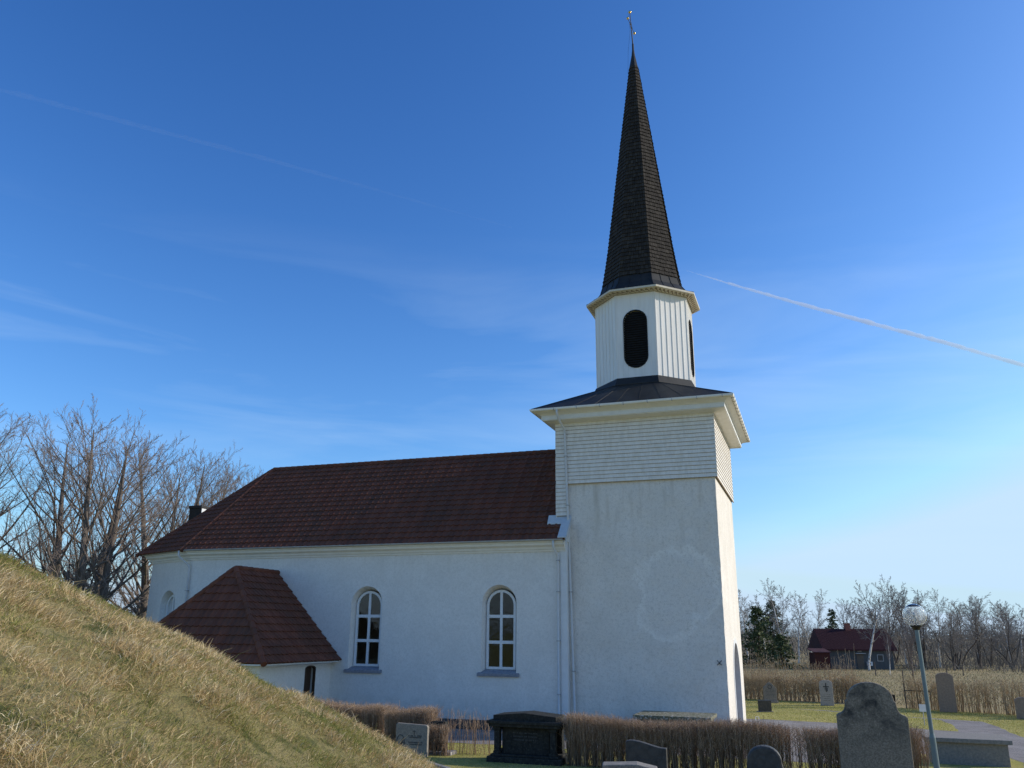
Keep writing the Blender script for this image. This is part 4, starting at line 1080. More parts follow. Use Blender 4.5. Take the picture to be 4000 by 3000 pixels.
# grey ledger tomb at right
lt = tag(empty('chest_tomb', Wd(-7.72, -2.65), ROT), 'low grey chest tomb with overhanging slab beside the gravel path', 'tomb')
mb = MB(); mb.box(-1.12, 1.12, -.85, .85, -.05, .66); mb.build('chest', M['slate_stone'], lt, bevel=.012)
mb = MB(); mb.box(-1.24, 1.24, -.97, .97, .66, .79); mb.build('lid', M['slate_stone'], lt, bevel=.012)

# ------------------------------------------------------------------ lamp post
lx, ly = 7.66, 16.28
lp_ = tag(empty('lamp_post', (lx + .06, ly, gz(lx, ly))), 'grey-green lamp post with clear glass globe leaning beside the tall granite headstone', 'street lamp')
lp_.rotation_euler = (0, R(-1.2), 0)
H0 = gz(lx, ly)
mb = MB(); mb.tube([(0, 0, -.1), (0, 0, 2.14 - H0)], .052, 16); mb.tube([(0, 0, 2.14 - H0), (0, 0, 2.22 - H0)], [.052, .038], 16, False)
mb.tube([(0, 0, 2.22 - H0), (0, 0, 4.05 - H0)], .037, 16); mb.build('pole', M['lamp_green'], lp_, smooth=False)
zc = 4.285 - H0
mb = MB(); mb.lathe([(.03, zc - .27), (.055, zc - .26), (.075, zc - .215), (.098, zc - .21), (.10, zc - .175), (.09, zc - .17)], n=20); mb.build('collar', M['lamp_black'], lp_, smooth=True)
rg = .212
mb = MB()
outp = [(rg * math.sin(t), zc - rg * math.cos(t)) for t in np.linspace(.48, PI - .001, 22)]
inp = [((rg - .006) * math.sin(t), zc - (rg - .006) * math.cos(t)) for t in np.linspace(PI - .001, .48, 22)]
mb.lathe(outp + inp, n=32); gb = mb.build('globe', M['globe'], lp_, smooth=True)
mb = MB(); mb.lathe([(.02, zc - .18), (.02, zc - .08), (.028, zc - .07), (.03, zc + .03), (.015, zc + .05)], n=12); mb.build('bulb', M['paper'], lp_, smooth=True)
mb = MB(); mb.lathe([(.125, zc + .160), (.10, zc + .182), (.05, zc + .200), (.005, zc + .203)], n=24); mb.build('cap', M['lamp_black'], lp_, smooth=True)

# small things
wp = tag(empty('marker', (11.4, 41.0, 0), R(10)), 'small white hooped marker on the gravel by the tower corner', 'marker')
mb = MB(); mb.tube([(-.08, 0, 0), (-.08, 0, .30), (.08, 0, .30), (.08, 0, 0)], .02, 6); mb.tube([(-.08, 0, .12), (.08, 0, .12)], .016, 6); mb.build('hoop', M['paper'], wp)
ws = tag(empty('sign', (18.97, 40.8, 0), R(-25)), 'small white plate on a short stake behind the lamp pole', 'sign')
mb = MB(); mb.tube([(0, 0, 0), (0, 0, .72)], .02, 6); mb.build('stake', M['zinc'], ws)
mb = MB(); mb.box(-.14, .14, -.03, -.02, .60, .92); mb.build('plate', M['paper'], ws, bevel=.004)
kb = MB(); k0, k1 = Vector((-2.9, 28.4, 0)), Vector((-1.75, 26.5, 0)); n = 5
for i in range(n):
    a, b = k0.lerp(k1, i / n + .01), k0.lerp(k1, (i + 1) / n - .01); d = (b - a).normalized(); s = Vector((-d.y, d.x, 0)) * .09
    kb.hexa([a - s - Vector((0, 0, .05)), b - s - Vector((0, 0, .05)), b + s - Vector((0, 0, .05)), a + s - Vector((0, 0, .05)), a - s + Vector((0, 0, .12)), b - s + Vector((0, 0, .12)), b + s + Vector((0, 0, .12)), a + s + Vector((0, 0, .12))])
tag(kb.build('stone_edging', M['kerb'], bevel=.02), 'short row of grey edging stones on the lawn below the mound', 'edging')

# ------------------------------------------------------------------ hedges (bare clipped twigs)
def hedge(name, P, Q, depth, height, per_m, mat, label, seed=0, group='hedges of the churchyard', gaps=(), jag=.05, lean=.10, rad=.0055, top_twigs=7, shade=0.0, base_spread=.25):
    rs = np.random.default_rng(seed)
    P, Q = np.array(P[:2]), np.array(Q[:2]); ln = np.hypot(*(Q - P)); e = (Q - P) / ln; nn = np.array([-e[1], e[0]])
    n = int(per_m * ln)
    s = rs.uniform(0, ln, n); keep = np.ones(n, bool)
    for (a, b, f) in gaps: keep &= ~((s > a) & (s < b) & (rs.random(n) < f))
    # stems grow in loose clumps
    s = s + .05 * np.sin(s * 23 + seed); s = s[keep]; n = len(s)
    o = rs.uniform(-.5, .5, n) * depth
    p0 = np.stack([P[0] + e[0] * s + nn[0] * o * (1 - base_spread), P[1] + e[1] * s + nn[1] * o * (1 - base_spread), np.zeros(n) - .03], 1)
    hh = height * (1 + jag * rs.normal(size=n)) * (1 + .05 * np.sin(s * 1.3 + seed))
    tip = np.stack([P[0] + e[0] * (s + rs.normal(0, lean, n)) + nn[0] * o, P[1] + e[1] * (s + rs.normal(0, lean, n)) + nn[1] * o, hh], 1)
    segs = [(p0, p0 * .5 + tip * .5 + rs.normal(0, .03, (n, 3)), np.full(n, rad * 1.5), np.full(n, rad * 1.1))]
    mid = segs[0][1]; segs.append((mid, tip, np.full(n, rad * 1.1), np.full(n, rad * .6)))
    for k in range(top_twigs):
        t = rs.uniform(.10 if k > top_twigs * .6 else .45, .95, n)[:, None]
        a = np.where(t < .5, p0 + (mid - p0) * t * 2, mid + (tip - mid) * (t - .5) * 2)
        d = rs.normal(0, 1, (n, 3)); d[:, 2] = np.abs(d[:, 2]) * .6 + 1.0; d /= np.linalg.norm(d, axis=1)[:, None]
        b = a + d * rs.uniform(.12, .34, n)[:, None] * height
        b[:, 2] = np.minimum(b[:, 2], hh * (1 + .02 * rs.normal(size=n)))
        off = (b[:, :2] - P) @ nn; lim = depth * .56; fix = np.clip(off, -lim, lim) - off; b[:, :2] += fix[:, None] * nn
        segs.append((a, b, np.full(n, rad * .75), np.full(n, rad * .4)))
    A = np.concatenate([x[0] for x in segs]); B = np.concatenate([x[1] for x in segs]); ra = np.concatenate([x[2] for x in segs]); rb = np.concatenate([x[3] for x in segs])
    D = B - A; D /= np.maximum(np.linalg.norm(D, axis=1), 1e-6)[:, None]
    U = np.cross(D, np.array([.31, .95, .05])); U /= np.maximum(np.linalg.norm(U, axis=1), 1e-6)[:, None]; Wv = np.cross(D, U)
    N = len(A); V = np.empty((N, 6, 3))
    for j in range(3):
        c, s_ = math.cos(2 * PI * j / 3), math.sin(2 * PI * j / 3)
        V[:, j] = A + (U * c + Wv * s_) * ra[:, None]; V[:, 3 + j] = B + (U * c + Wv * s_) * rb[:, None]
    b0 = (np.arange(N) * 6)[:, None, None]; F = (np.array([[0, 1, 4, 3], [1, 2, 5, 4], [2, 0, 3, 5]])[None] + b0).reshape(-1, 4)
    ti = np.clip(rs.normal(.30, .2, N) + .5 * np.clip(B[:, 2] / height - .35, 0, 1), 0, 1)  # tint pales with height: painted sunlit fringe plus lighter young tips
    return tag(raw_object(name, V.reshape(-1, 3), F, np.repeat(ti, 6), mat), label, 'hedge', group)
HV = -8.35
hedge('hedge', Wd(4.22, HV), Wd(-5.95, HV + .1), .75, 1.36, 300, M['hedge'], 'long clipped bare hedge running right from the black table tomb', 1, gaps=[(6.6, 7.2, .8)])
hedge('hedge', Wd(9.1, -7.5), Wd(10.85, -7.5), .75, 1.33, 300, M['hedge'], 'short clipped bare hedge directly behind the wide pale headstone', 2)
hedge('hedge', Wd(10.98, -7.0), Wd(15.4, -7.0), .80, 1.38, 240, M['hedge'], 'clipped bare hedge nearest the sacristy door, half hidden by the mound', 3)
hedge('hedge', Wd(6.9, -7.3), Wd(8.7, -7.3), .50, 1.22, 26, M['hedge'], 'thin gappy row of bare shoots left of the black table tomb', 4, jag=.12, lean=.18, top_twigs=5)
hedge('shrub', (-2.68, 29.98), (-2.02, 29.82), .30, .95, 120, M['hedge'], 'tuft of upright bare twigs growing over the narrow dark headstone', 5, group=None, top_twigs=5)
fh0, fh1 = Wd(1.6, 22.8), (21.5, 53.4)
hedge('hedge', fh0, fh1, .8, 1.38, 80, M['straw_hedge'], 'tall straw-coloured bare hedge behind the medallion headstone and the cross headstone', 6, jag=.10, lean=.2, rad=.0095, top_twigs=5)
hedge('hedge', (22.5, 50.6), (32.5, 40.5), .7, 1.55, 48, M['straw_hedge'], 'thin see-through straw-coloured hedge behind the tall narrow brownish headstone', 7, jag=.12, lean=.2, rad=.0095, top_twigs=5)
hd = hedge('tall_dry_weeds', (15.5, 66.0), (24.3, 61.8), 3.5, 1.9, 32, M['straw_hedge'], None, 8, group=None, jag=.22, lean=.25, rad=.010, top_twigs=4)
for k in ('category',): del hd[k]
hd['kind'] = 'stuff'

# ------------------------------------------------------------------ trees
def rot_about(d, axis, a): return Matrix.Rotation(a, 3, axis) @ d
class Tree:
    def __init__(s, seed): s.r = random.Random(seed); s.trunk = MB(); s.crown = MB(); s.n = 0
    def branch(s, p, d, ln, r, lvl, P):
        rs = s.r; mb = s.trunk if lvl <= P['trunk_lvl'] else s.crown
        k = P['k'][lvl]; pts = [p.copy()]; rad = [r]; dirs = [d.copy()]; tip = P['tip'][lvl]
        for i in range(k):
            d = (d + Vector((rs.gauss(0, 1), rs.gauss(0, 1), rs.gauss(0, 1))) * P['wob'][lvl] + Vector((0, 0, P['up'][lvl]))).normalized()
            p = p + d * (ln / k); pts.append(p.copy()); dirs.append(d.copy()); rad.append(max(P['min'], r * (1 - (1 - tip) * (i + 1) / k)))
        mb.tube(pts, rad, P['sides'][lvl], False)
        if lvl + 1 >= len(P['k']): return
        n = P['n'][lvl]; n = max(1, int(n * rs.uniform(.8, 1.2)))
        for c in range(n):
            t = P['t0'][lvl] + (1 - P['t0'][lvl]) * ((c + rs.random()) / n); t = min(t, .985)
            i = min(int(t * k), k - 1); f = t * k - i
            q = pts[i].lerp(pts[i + 1], f); dd = dirs[i + 1]
            ax = rot_about(dd.orthogonal().normalized(), dd, rs.uniform(0, 2 * PI))
            nd = rot_about(dd, ax, R(P['ang'][lvl]) * rs.uniform(.65, 1.3)).normalized()
            sh = P['shape'](t) if lvl == 0 else 1 - .55 * t
            s.branch(q, nd, ln * P['ratio'][lvl] * sh * rs.uniform(.7, 1.2), max(P['min'], (rad[i] * (1 - f) + rad[i + 1] * f) * P['rr'][lvl]), lvl + 1, P)

def lime(seed, Hh=16.0, stems=1):
    """old lime: straight stem kept almost to the top, many ascending side limbs that bend upwards"""
    t = Tree(seed); rs = t.r
    P = dict(trunk_lvl=1, k=[16, 8, 5, 3], wob=[.030, .075, .11, .14], up=[.02, .075, .06, .05], tip=[.08, .12, .25, .4], min=.0068, sides=[9, 5, 4, 3],
             n=[34, 13, 8], t0=[.13, .16, .10], ang=[48, 36, 36], ratio=[.40, .36, .42], rr=[.36, .46, .5], shape=lambda q: (.55 + 1.3 * q) * (1 - q) ** .8 * 1.25 + .16)
    for i in range(stems):
        a = rs.uniform(0, 2 * PI); sp = rs.uniform(.10, .18) if stems > 1 else .03
        d = Vector((math.cos(a + PI * i) * sp, math.sin(a + PI * i) * sp, 1)).normalized()
        t.branch(Vector((math.cos(a + PI * i) * .3 * (stems > 1), math.sin(a + PI * i) * .3 * (stems > 1), -.3)), d, Hh * rs.uniform(.95, 1.02), rs.uniform(.34, .42), 0, P)
    return t
def birch(seed, Hh=10.5, lean=.06, bend=.05):
    t = Tree(seed); a = t.r.uniform(0, 6.28)
    P = dict(trunk_lvl=0, k=[10, 6, 4, 3], wob=[bend, .10, .13, .14], up=[.02, .05, -.05, -.10], tip=[.10, .2, .35, .5], min=.011, sides=[6, 4, 3, 3],
             n=[26, 9, 6], t0=[.30, .15, .1], ang=[46, 42, 40], ratio=[.30, .42, .5], rr=[.42, .5, .6], shape=lambda q: 1.15 - .75 * q)
    t.branch(Vector((0, 0, -.2)), Vector((math.cos(a) * lean, math.sin(a) * lean, 1)).normalized(), Hh, .15, 0, P)
    return t
def oakish(seed, Hh=9.0, stems=3):
    t = Tree(seed); rs = t.r
    P = dict(trunk_lvl=0, k=[8, 6, 4, 3], wob=[.10, .14, .16, .16], up=[.04, .06, .04, .02], tip=[.15, .2, .3, .4], min=.012, sides=[6, 4, 3, 3],
             n=[20, 9, 6], t0=[.22, .1, .1], ang=[44, 42, 40], ratio=[.42, .42, .45], rr=[.45, .5, .55], shape=lambda q: 1.1 - .7 * q)
    for i in range(stems):
        a = 2 * PI * i / stems + rs.uniform(-.5, .5); sp = rs.uniform(.12, .42)
        t.branch(Vector((rs.uniform(-.15, .15), rs.uniform(-.15, .15), -.2)), Vector((math.cos(a) * sp, math.sin(a) * sp, 1)).normalized(), Hh * rs.uniform(.85, 1), rs.uniform(.10, .17), 0, P)
    return t
def place(t, name, bark, twig, loc, label, group, cat='tree', scale=1.0, rz=0.0):
    e = empty(name, loc, rz); e.scale = (scale,) * 3; tag(e, label, cat, group)
    t.trunk.build('trunk', bark, e, smooth=True, fix=False); t.crown.build('crown', twig, e, fix=False)
    return e
def copy_tree(src, loc, rz, sc, label):
    r = dup(src, loc, rz, sc if hasattr(sc, '__len__') else (sc,) * 3); r['label'] = label; return r
LG = 'bare lime trees behind the mound'
lime_a = place(lime(11, 14.9, 2), 'lime_tree', M['bark'], M['twig'], (-22.1, 45.4, 0), 'bare lime with twin trunks rising just left of the white apse', LG)
lime_b = place(lime(23, 14.9, 1), 'lime_tree', M['bark'], M['twig'], (-26.2, 48.4, 0), 'bare lime with single straight trunk, left of the twin-trunked lime', LG)
lime_c = place(lime(37, 14.9, 1), 'lime_tree', M['bark'], M['twig'], (-27.6, 44.6, 0), 'bare lime at the far left edge above the mound', LG)
copy_tree(lime_c, (-24.9, 50.6, 0), 2.1, (.95, .95, 1.02), 'slender bare lime in the gap left of the twin-trunked lime')
copy_tree(lime_b, (-23.4, 55.2, 0), 1.2, (1.0, 1.0, 1.04), 'bare lime touching the left corner of the white apse')
copy_tree(lime_a, (-26.6, 67.0, 0), 3.3, (1.05, 1.05, 1.14), 'bare lime directly behind the black chimney')
copy_tree(lime_b, (-29.0, 79.0, 0), 4.4, (1.2, 1.2, 1.24), 'bare lime showing over the roof hip just right of the chimney')
copy_tree(lime_c, (-30.6, 88.0, 0), .4, (1.25, 1.25, 1.32), 'small bare crown over the hip, second from the ridge end')
copy_tree(lime_a, (-30.3, 95.5, 0), 5.3, (1.2, 1.2, 1.40), 'smallest distant bare crown peeking over the ridge end')
copy_tree(lime_b, (-31.0, 47.5, 0), 2.6, (1.0, 1.0, .98), 'bare lime partly cut off by the left edge of the photo')

BG = 'bare trees beyond the churchyard'
b1 = place(birch(41, 11.2), 'birch_tree', M['birch_bark'], M['birch_twig'], (37.2, 117.5, 0), 'tallest white-stemmed birch, right of the two dark spruces', BG)
b2 = place(birch(42, 10.6, .10, .09), 'birch_tree', M['birch_bark'], M['birch_twig'], (42.6, 104.0, 0), 'crooked birch with bright white stem in front of the red-roofed house', BG)
b3 = place(birch(43, 9.6), 'birch_tree', M['birch_bark'], M['birch_twig'], (42.8, 129.5, 0), 'slim birch with white stem between spruce and house', BG)
o1 = place(oakish(51, 10.5, 3), 'broadleaf_tree', M['far_bark'], M['birch_twig'], (64.0, 150.0, 0), 'dark bare oak with twisting limbs rising over the house roof', BG)
o2 = place(oakish(52, 9.6, 4), 'broadleaf_tree', M['far_bark'], M['birch_twig'], (53.5, 113.3, 0), 'bare dark tree directly behind the lamp globe', BG)
copy_tree(b3, (34.6, 127.0, 0), 1.7, 1.05, 'birch nearest the white tower, rising behind the dark spruce')
copy_tree(b1, (39.6, 127.5, 0), 2.5, .95, 'birch standing close behind the tallest birch')
copy_tree(b2, (49.7, 143.4, 0), 3.9, 1.0, 'distant birch left of the leaning birch before the house')
copy_tree(b3, (55.4, 122.4, 0), .6, 1.02, 'birch with pale stem just left of the lamp globe')
copy_tree(o2, (50.8, 118.5, 0), 2.2, 1.1, 'tall bare tree at the right gable of the red-roofed house')
copy_tree(o1, (56.4, 109.8, 0), 1.0, .85, 'bare tree standing right of the lamp globe')
copy_tree(o2, (60.5, 112.6, 0), 4.0, .92, 'bare tree midway between lamp globe and right-hand birch')
copy_tree(b1, (64.3, 119.8, 0), 5.0, .84, 'right-hand birch with white stem above the tall brownish headstone')
copy_tree(o1, (68.6, 125.0, 0), 2.7, .86, 'bare tree right of the right-hand birch')
copy_tree(b3, (72.0, 125.5, 0), 3.1, .92, 'slender birch next to the right edge of the photo')
copy_tree(o2, (80.0, 138.8, 0), .9, .95, 'bare tree cut by the right edge of the photo')
copy_tree(o1, (45.0, 158.0, 0), 3.0, .95, 'bare tree far behind the left end of the house')
copy_tree(o2, (36.0, 140.0, 0), 5.1, 1.0, 'bare tree close beside the tower edge')
copy_tree(o1, (77.0, 120.0, 0), 4.4, .80, 'rightmost bare tree above the end of the hedge')

for i, (x, y, src, sc, lb) in enumerate((
        (33.0, 121.0, o1, .85, 'thin bare tree in front of the dense spruce by the tower'), (39.0, 133.0, b3, 1.0, 'second birch back between the two spruces'),
        (47.5, 136.0, b1, .95, 'birch rising right of the slim white-stemmed birch'), (50.5, 128.5, o2, .95, 'bare tree just left of the house chimney'),
        (58.8, 133.0, o1, .95, 'gnarled bare tree over the middle of the house roof'), (60.0, 128.0, b2, .95, 'birch leaning over the right half of the house roof'),
        (57.5, 117.0, b1, .88, 'upright birch close behind the lamp globe on its right'), (62.8, 123.0, o2, .88, 'bare tree between the lamp and the tall brownish headstone'),
        (66.5, 116.0, o1, .80, 'low bare tree above the tall brownish headstone'), (70.0, 119.5, b3, .85, 'slim pale birch right of the tall brownish headstone'),
        (74.5, 131.0, o1, .90, 'broad bare tree second from the right edge'), (72.5, 116.0, o2, .74, 'small bare tree low at the right end of the field'),
        (54.0, 106.5, o2, .70, 'small many-stemmed bare tree beside the right gable of the house'), (51.8, 110.0, b1, .78, 'young birch beside the right gable of the house'))):
    copy_tree(src, (x, y, 0), .7 + 1.3 * i, sc, lb)

def spruce(seed, Hh, rb, loc, label, group, thin=1.0):
    rs = random.Random(seed); e = tag(empty('spruce_tree', loc), label, 'tree', group)
    mb = MB(); mb.tube([(0, 0, -.2), (0, 0, Hh)], [.16, .02], 7, False); mb.build('trunk', M['far_bark'], e, fix=False)
    mb = MB()
    n = int(Hh * 15 * thin)
    for i in range(n):
        z = Hh * (.06 + .92 * (i + rs.random()) / n); t = z / Hh
        ln = rb * min(1.0, 1.25 * (1.02 - t) ** .75) * rs.uniform(.55, 1.15) + .10; a = rs.uniform(0, 2 * PI); dr = rs.uniform(-.30, .20)
        d = Vector((math.cos(a), math.sin(a), dr)).normalized(); side = Vector((-math.sin(a), math.cos(a), 0)); p = Vector((0, 0, z))
        for k in range(26):
            u = rs.uniform(.1, 1); c = p + d * ln * u + Vector((rs.gauss(0, .14), rs.gauss(0, .14), rs.gauss(0, .12) - .12 * u))
            v1 = (side * rs.choice((-1, 1)) + d * rs.uniform(.3, 1.2) + Vector((0, 0, rs.uniform(-.6, .3)))).normalized() * rs.uniform(.20, .44)
            v2 = Vector((rs.gauss(0, .08), rs.gauss(0, .08), rs.gauss(0, .09)))
            mb.add([c - v2, c + v1, c + v2], [(0, 1, 2)])
    mb.build('crown', M['needles'], e, fix=False); return e
SG = 'dark conifers beyond the churchyard'
spruce(61, 7.6, 3.0, (32.2, 112.5, 0), 'dense dark green spruce next to the white tower edge', SG)
spruce(62, 9.4, 3.2, (42.5, 140.0, 0), 'dark spruce behind the tallest birch', SG)
spruce(63, 4.0, 2.6, (33.6, 108.0, 0), 'low spreading spruce in front of the dense one', SG)
pe = spruce(64, 9.4, 2.6, (67.5, 181.0, 0), 'small dark pine above the left end of the house roof', SG, .7)

# young tree tied between two stakes
yt = Tree(71); yt.r = random.Random(71)
P = dict(trunk_lvl=0, k=[8, 5, 3], wob=[.03, .06, .08], up=[.03, .12, .08], tip=[.15, .3, .4], min=.006, sides=[6, 4, 3], n=[34, 9], t0=[.30, .1], ang=[30, 26], ratio=[.45, .42], rr=[.45, .5], shape=lambda q: 1.1 - .7 * q)
yt.branch(Vector((0, 0, -.1)), Vector((-.02, 0, 1)).normalized(), 5.4, .055, 0, P)
place(yt, 'young_tree', M['far_bark'], M['twig'], (23.3, 50.5, 0), 'young slender tree with upright branches tied between stakes', None)
sk_ = tag(empty('tree_stakes', (23.0, 50.1, 0), R(-28)), 'dark wooden stakes with crossbar supporting the young tree', 'stakes')
for dx in (-.55, .75):
    mb = MB(); mb.tube([(dx, 0, -.1), (dx, 0, 2.05 if dx < 0 else 1.0)], .035, 7); mb.build('stake', M['wood_post'], sk_)
mb = MB(); mb.box(-.6, .85, -.03, .03, .92, .99); mb.build('crossbar', M['wood_post'], sk_)
sap_ = Tree(72); sap_.branch(Vector((0, 0, -.1)), Vector((.04, 0, 1)).normalized(), 4.2, .05, 0, P)
place(sap_, 'sapling', M['birch_bark'], M['twig'], (39.6, 91.5, 0), 'small bare sapling with pale stem in front of the house', None)
for i, (x, y, h, lb) in enumerate(((37.9, 91.0, 1.3, 'dark fence post in the field left of the pale sapling'), (45.6, 91.6, 1.3, 'fence post in the field below the right gable of the house'), (47.4, 91.8, 1.1, 'short fence post in the field right of the house'))):
    mb = MB(); mb.tube([(0, 0, -.1), (0, 0, h)], [.06, .05], 7); mb.tube([(0, 0, h), (0, 0, h + .06)], [.05, .01], 7)
    o = mb.build('fence_post', M['wood_post'], loc=(x, y, 0)); tag(o, lb, 'post', 'fence posts in the field')

# ------------------------------------------------------------------ red-roofed house in the field
hs = tag(empty('cottage', (42.9, 107.2, 0), R(-3)), 'grey boarded cottage with dull red roof far beyond the hedge', 'house')
mb = MB(); mb.box(-3.7, 4.05, 0, 5.5, -.1, 2.45)
mb.build('wall', M['grey_boards'], hs)
mb = MB(); hw = 4.5
mb.add([(-hw, -.45, 2.30), (hw, -.45, 2.30), (hw, 2.75, 4.75), (-hw, 2.75, 4.75), (-hw, 5.95, 2.30), (hw, 5.95, 2.30),
        (-hw, -.45, 2.18), (hw, -.45, 2.18), (hw, 5.95, 2.18), (-hw, 5.95, 2.18)], [(0, 1, 2, 3), (3, 2, 5, 4), (0, 6, 7, 1), (4, 5, 8, 9), (6, 9, 8, 7), (0, 3, 4, 9, 6), (1, 7, 8, 5, 2)])
for k in range(60):
    x = -hw + .08 + k * (2 * hw - .16) / 59; mb.hexa([(x - .03, -.46, 2.30), (x + .03, -.46, 2.30), (x + .03, 2.74, 4.75), (x - .03, 2.74, 4.75), (x - .03, -.46, 2.345), (x + .03, -.46, 2.345), (x + .03, 2.74, 4.795), (x - .03, 2.74, 4.795)])
rf = mb.build('roof', M['red_roof'], hs)
mb = MB(); mb.box(-.55, .08, 2.45, 3.05, 4.3, 5.35); mb.box(-.60, .13, 2.40, 3.10, 5.35, 5.45); mb.build('chimney', M['brick'], rf)
def hpart(name, x0, x1, z0, z1, mat, par=hs, y0=-.05, y1=.02):
    mb = MB(); mb.box(x0, x1, y0, y1, z0, z1); return mb.build(name, mat, par)
hpart('door', -.35, .45, 0, 1.75, M['wood_post']); hpart('door_hood', -.55, .65, 1.82, 1.90, M['zinc'], y0=-.4)
mb = MB(); mb.add([(.05 + .28 * math.cos(t), -.03, 2.0 + .25 * math.sin(t)) for t in np.linspace(0, PI, 10)], [tuple(range(10))]); mb.build('fanlight', M['pale_stone'], hs, fix=False)
w = hpart('window', 2.1, 2.85, .95, 1.75, M['zinc']); hpart('glazing', 2.17, 2.78, 1.02, 1.68, M['dark_stone'], w, -.06, -.04)
ac = hpart('heat_pump', .75, 1.35, .45, .90, M['paper'], y0=-.4); mb = MB(); mb.lathe([(.17, 0), (.17, .02), (.05, .03)], n=16); f = mb.build('fan', M['dark_stone'], ac); f.rotation_euler = (R(90), 0, 0); f.location = (.97, -.41, .68)
mb = MB(); mb.box(0, 1.7, 0, 2.0, 1.1, 1.9)
sh = tag(empty('shed', (36.3, 104.0, 0)), 'small dark red shed at the left end of the cottage', 'shed')
mb = MB(); mb.box(0, 1.8, 0, 2, -.1, 1.95); mb.build('wall', M['red_shed'], sh)
mb = MB(); mb.add([(-.15, -.2, 1.95), (1.95, -.2, 1.95), (1.95, 2.2, 2.35), (-.15, 2.2, 2.35), (-.15, -.2, 2.03), (1.95, -.2, 2.03), (1.95, 2.2, 2.43), (-.15, 2.2, 2.43)], [(3, 2, 1, 0), (4, 5, 6, 7), (0, 1, 5, 4), (1, 2, 6, 5), (2, 3, 7, 6), (3, 0, 4, 7)])
mb.build('roof', M['red_roof'], sh)

# ------------------------------------------------------------------ far wood, one mass of trunks and twigs
rs = np.random.default_rng(99); N = 24000
az = rs.uniform(R(3), R(44), N); dist = rs.uniform(175, 300, N); zt = rs.beta(1.3, 1.5, N) * (4.2 + 1.8 * fnoise(np.degrees(az), dist * .05, .5, 9)) * (dist / 240)
A = np.stack([np.sin(az) * dist, np.cos(az) * dist, np.maximum(0, zt - rs.uniform(.3, 1.4, N))], 1)
B = A + np.stack([rs.normal(0, .5, N), rs.normal(0, .5, N), rs.uniform(.6, 1.9, N)], 1)
wd = rs.uniform(.03, .10, N)[:, None] * np.stack([np.cos(az), -np.sin(az), np.zeros(N)], 1)
th = rs.uniform(.02, .08, N)[:, None] * np.stack([np.sin(az), np.cos(az), np.zeros(N)], 1)
V = np.stack([A - wd, A + wd, A + th, B - wd * .3, B + wd * .3, B + th * .3], 1).reshape(-1, 3)
F = (np.array([[0, 1, 4, 3], [1, 2, 5, 4], [2, 0, 3, 5]])[None] + (np.arange(N) * 6)[:, None, None]).reshape(-1, 4)
M['wood_mass'] = attr_mat('far_wood_twigs', [(0, (.11, .10, .085)), (.6, (.19, .17, .145)), (1, (.30, .27, .225))], .95)
tag(raw_object('far_wood', V, F, np.repeat(rs.random(N), 6), M['wood_mass']), kind='stuff')
N = 9000   # undergrowth in front of the wood
az = rs.uniform(R(8), R(42), N); dist = rs.uniform(118, 175, N)
A = np.stack([np.sin(az) * dist, np.cos(az) * dist, np.zeros(N)], 1); B = A + np.stack([rs.normal(0, .35, N), rs.normal(0, .35, N), rs.uniform(.4, 2.6, N) * fnoise(np.degrees(az), dist * .1, .6, 5) ** 1.5 * 1.6], 1)
wd = rs.uniform(.015, .04, N)[:, None] * np.stack([np.cos(az), -np.sin(az), np.zeros(N)], 1); th = .03 * np.stack([np.sin(az), np.cos(az), np.zeros(N)], 1)
V = np.stack([A - wd, A + wd, A + th, B - wd * .3, B + wd * .3, B + th * .3], 1).reshape(-1, 3)
F = (np.array([[0, 1, 4, 3], [1, 2, 5, 4], [2, 0, 3, 5]])[None] + (np.arange(N) * 6)[:, None, None]).reshape(-1, 4)
tag(raw_object('undergrowth', V, F, np.repeat(rs.random(N), 6), M['wood_mass']), kind='stuff')

# ------------------------------------------------------------------ grass
def blades(name, x, y, z, length, width, tint, mat, flat=.7, seed=0, lean_dir=None):
    rs = np.random.default_rng(seed); n = len(x)
    a = rs.uniform(0, 2 * PI, n); h = np.stack([np.cos(a), np.sin(a)], 1)
    if lean_dir is not None: h = h * .8 + lean_dir * 1.0; h /= np.maximum(np.linalg.norm(h, axis=1), 1e-6)[:, None]
    el = np.clip(rs.normal(1 - flat, .28, n), .03, 1) * PI / 2
    d0 = np.stack([h[:, 0] * np.cos(el), h[:, 1] * np.cos(el), np.sin(el)], 1)
    el2 = el - rs.uniform(.1, .8, n); d1 = np.stack([h[:, 0] * np.cos(el2), h[:, 1] * np.cos(el2), np.sin(el2)], 1)
    p0 = np.stack([x, y, z], 1); p1 = p0 + d0 * (length * .55)[:, None]; p2 = p1 + d1 * (length * .45)[:, None]
    b = rs.uniform(0, 2 * PI, n); s = np.stack([np.cos(b), np.sin(b), np.zeros(n)], 1); s = s - d0 * (s * d0).sum(1)[:, None]; s /= np.maximum(np.linalg.norm(s, axis=1), 1e-3)[:, None]
    s *= (width * .5)[:, None]
    V = np.stack([p0 - s, p0 + s, p1 + s * .8, p1 - s * .8, p2 + s * .12, p2 - s * .12], 1).reshape(-1, 3)
    F = (np.array([[0, 1, 2, 3], [3, 2, 4, 5]])[None] + (np.arange(n) * 6)[:, None, None]).reshape(-1, 4)
    return tag(raw_object(name, V, F, np.repeat(tint, 6), mat), kind='stuff')
rs = np.random.default_rng(5)
def samp(n, d0, d1, a0, a1, p=1.0):
    d = d0 + (d1 - d0) * rs.random(n) ** p; a = rs.uniform(R(a0), R(a1), n); return np.sin(a) * d, np.cos(a) * d
X1, Y1 = samp(300000, 2.4, 8.8, -41, 0, .85)
X2 = rs.uniform(-24, 7, 60000); Y2 = rs.uniform(-10, 19.5, 60000)
X3, Y3 = samp(12000, 8.5, 20, -3, 26, 1)
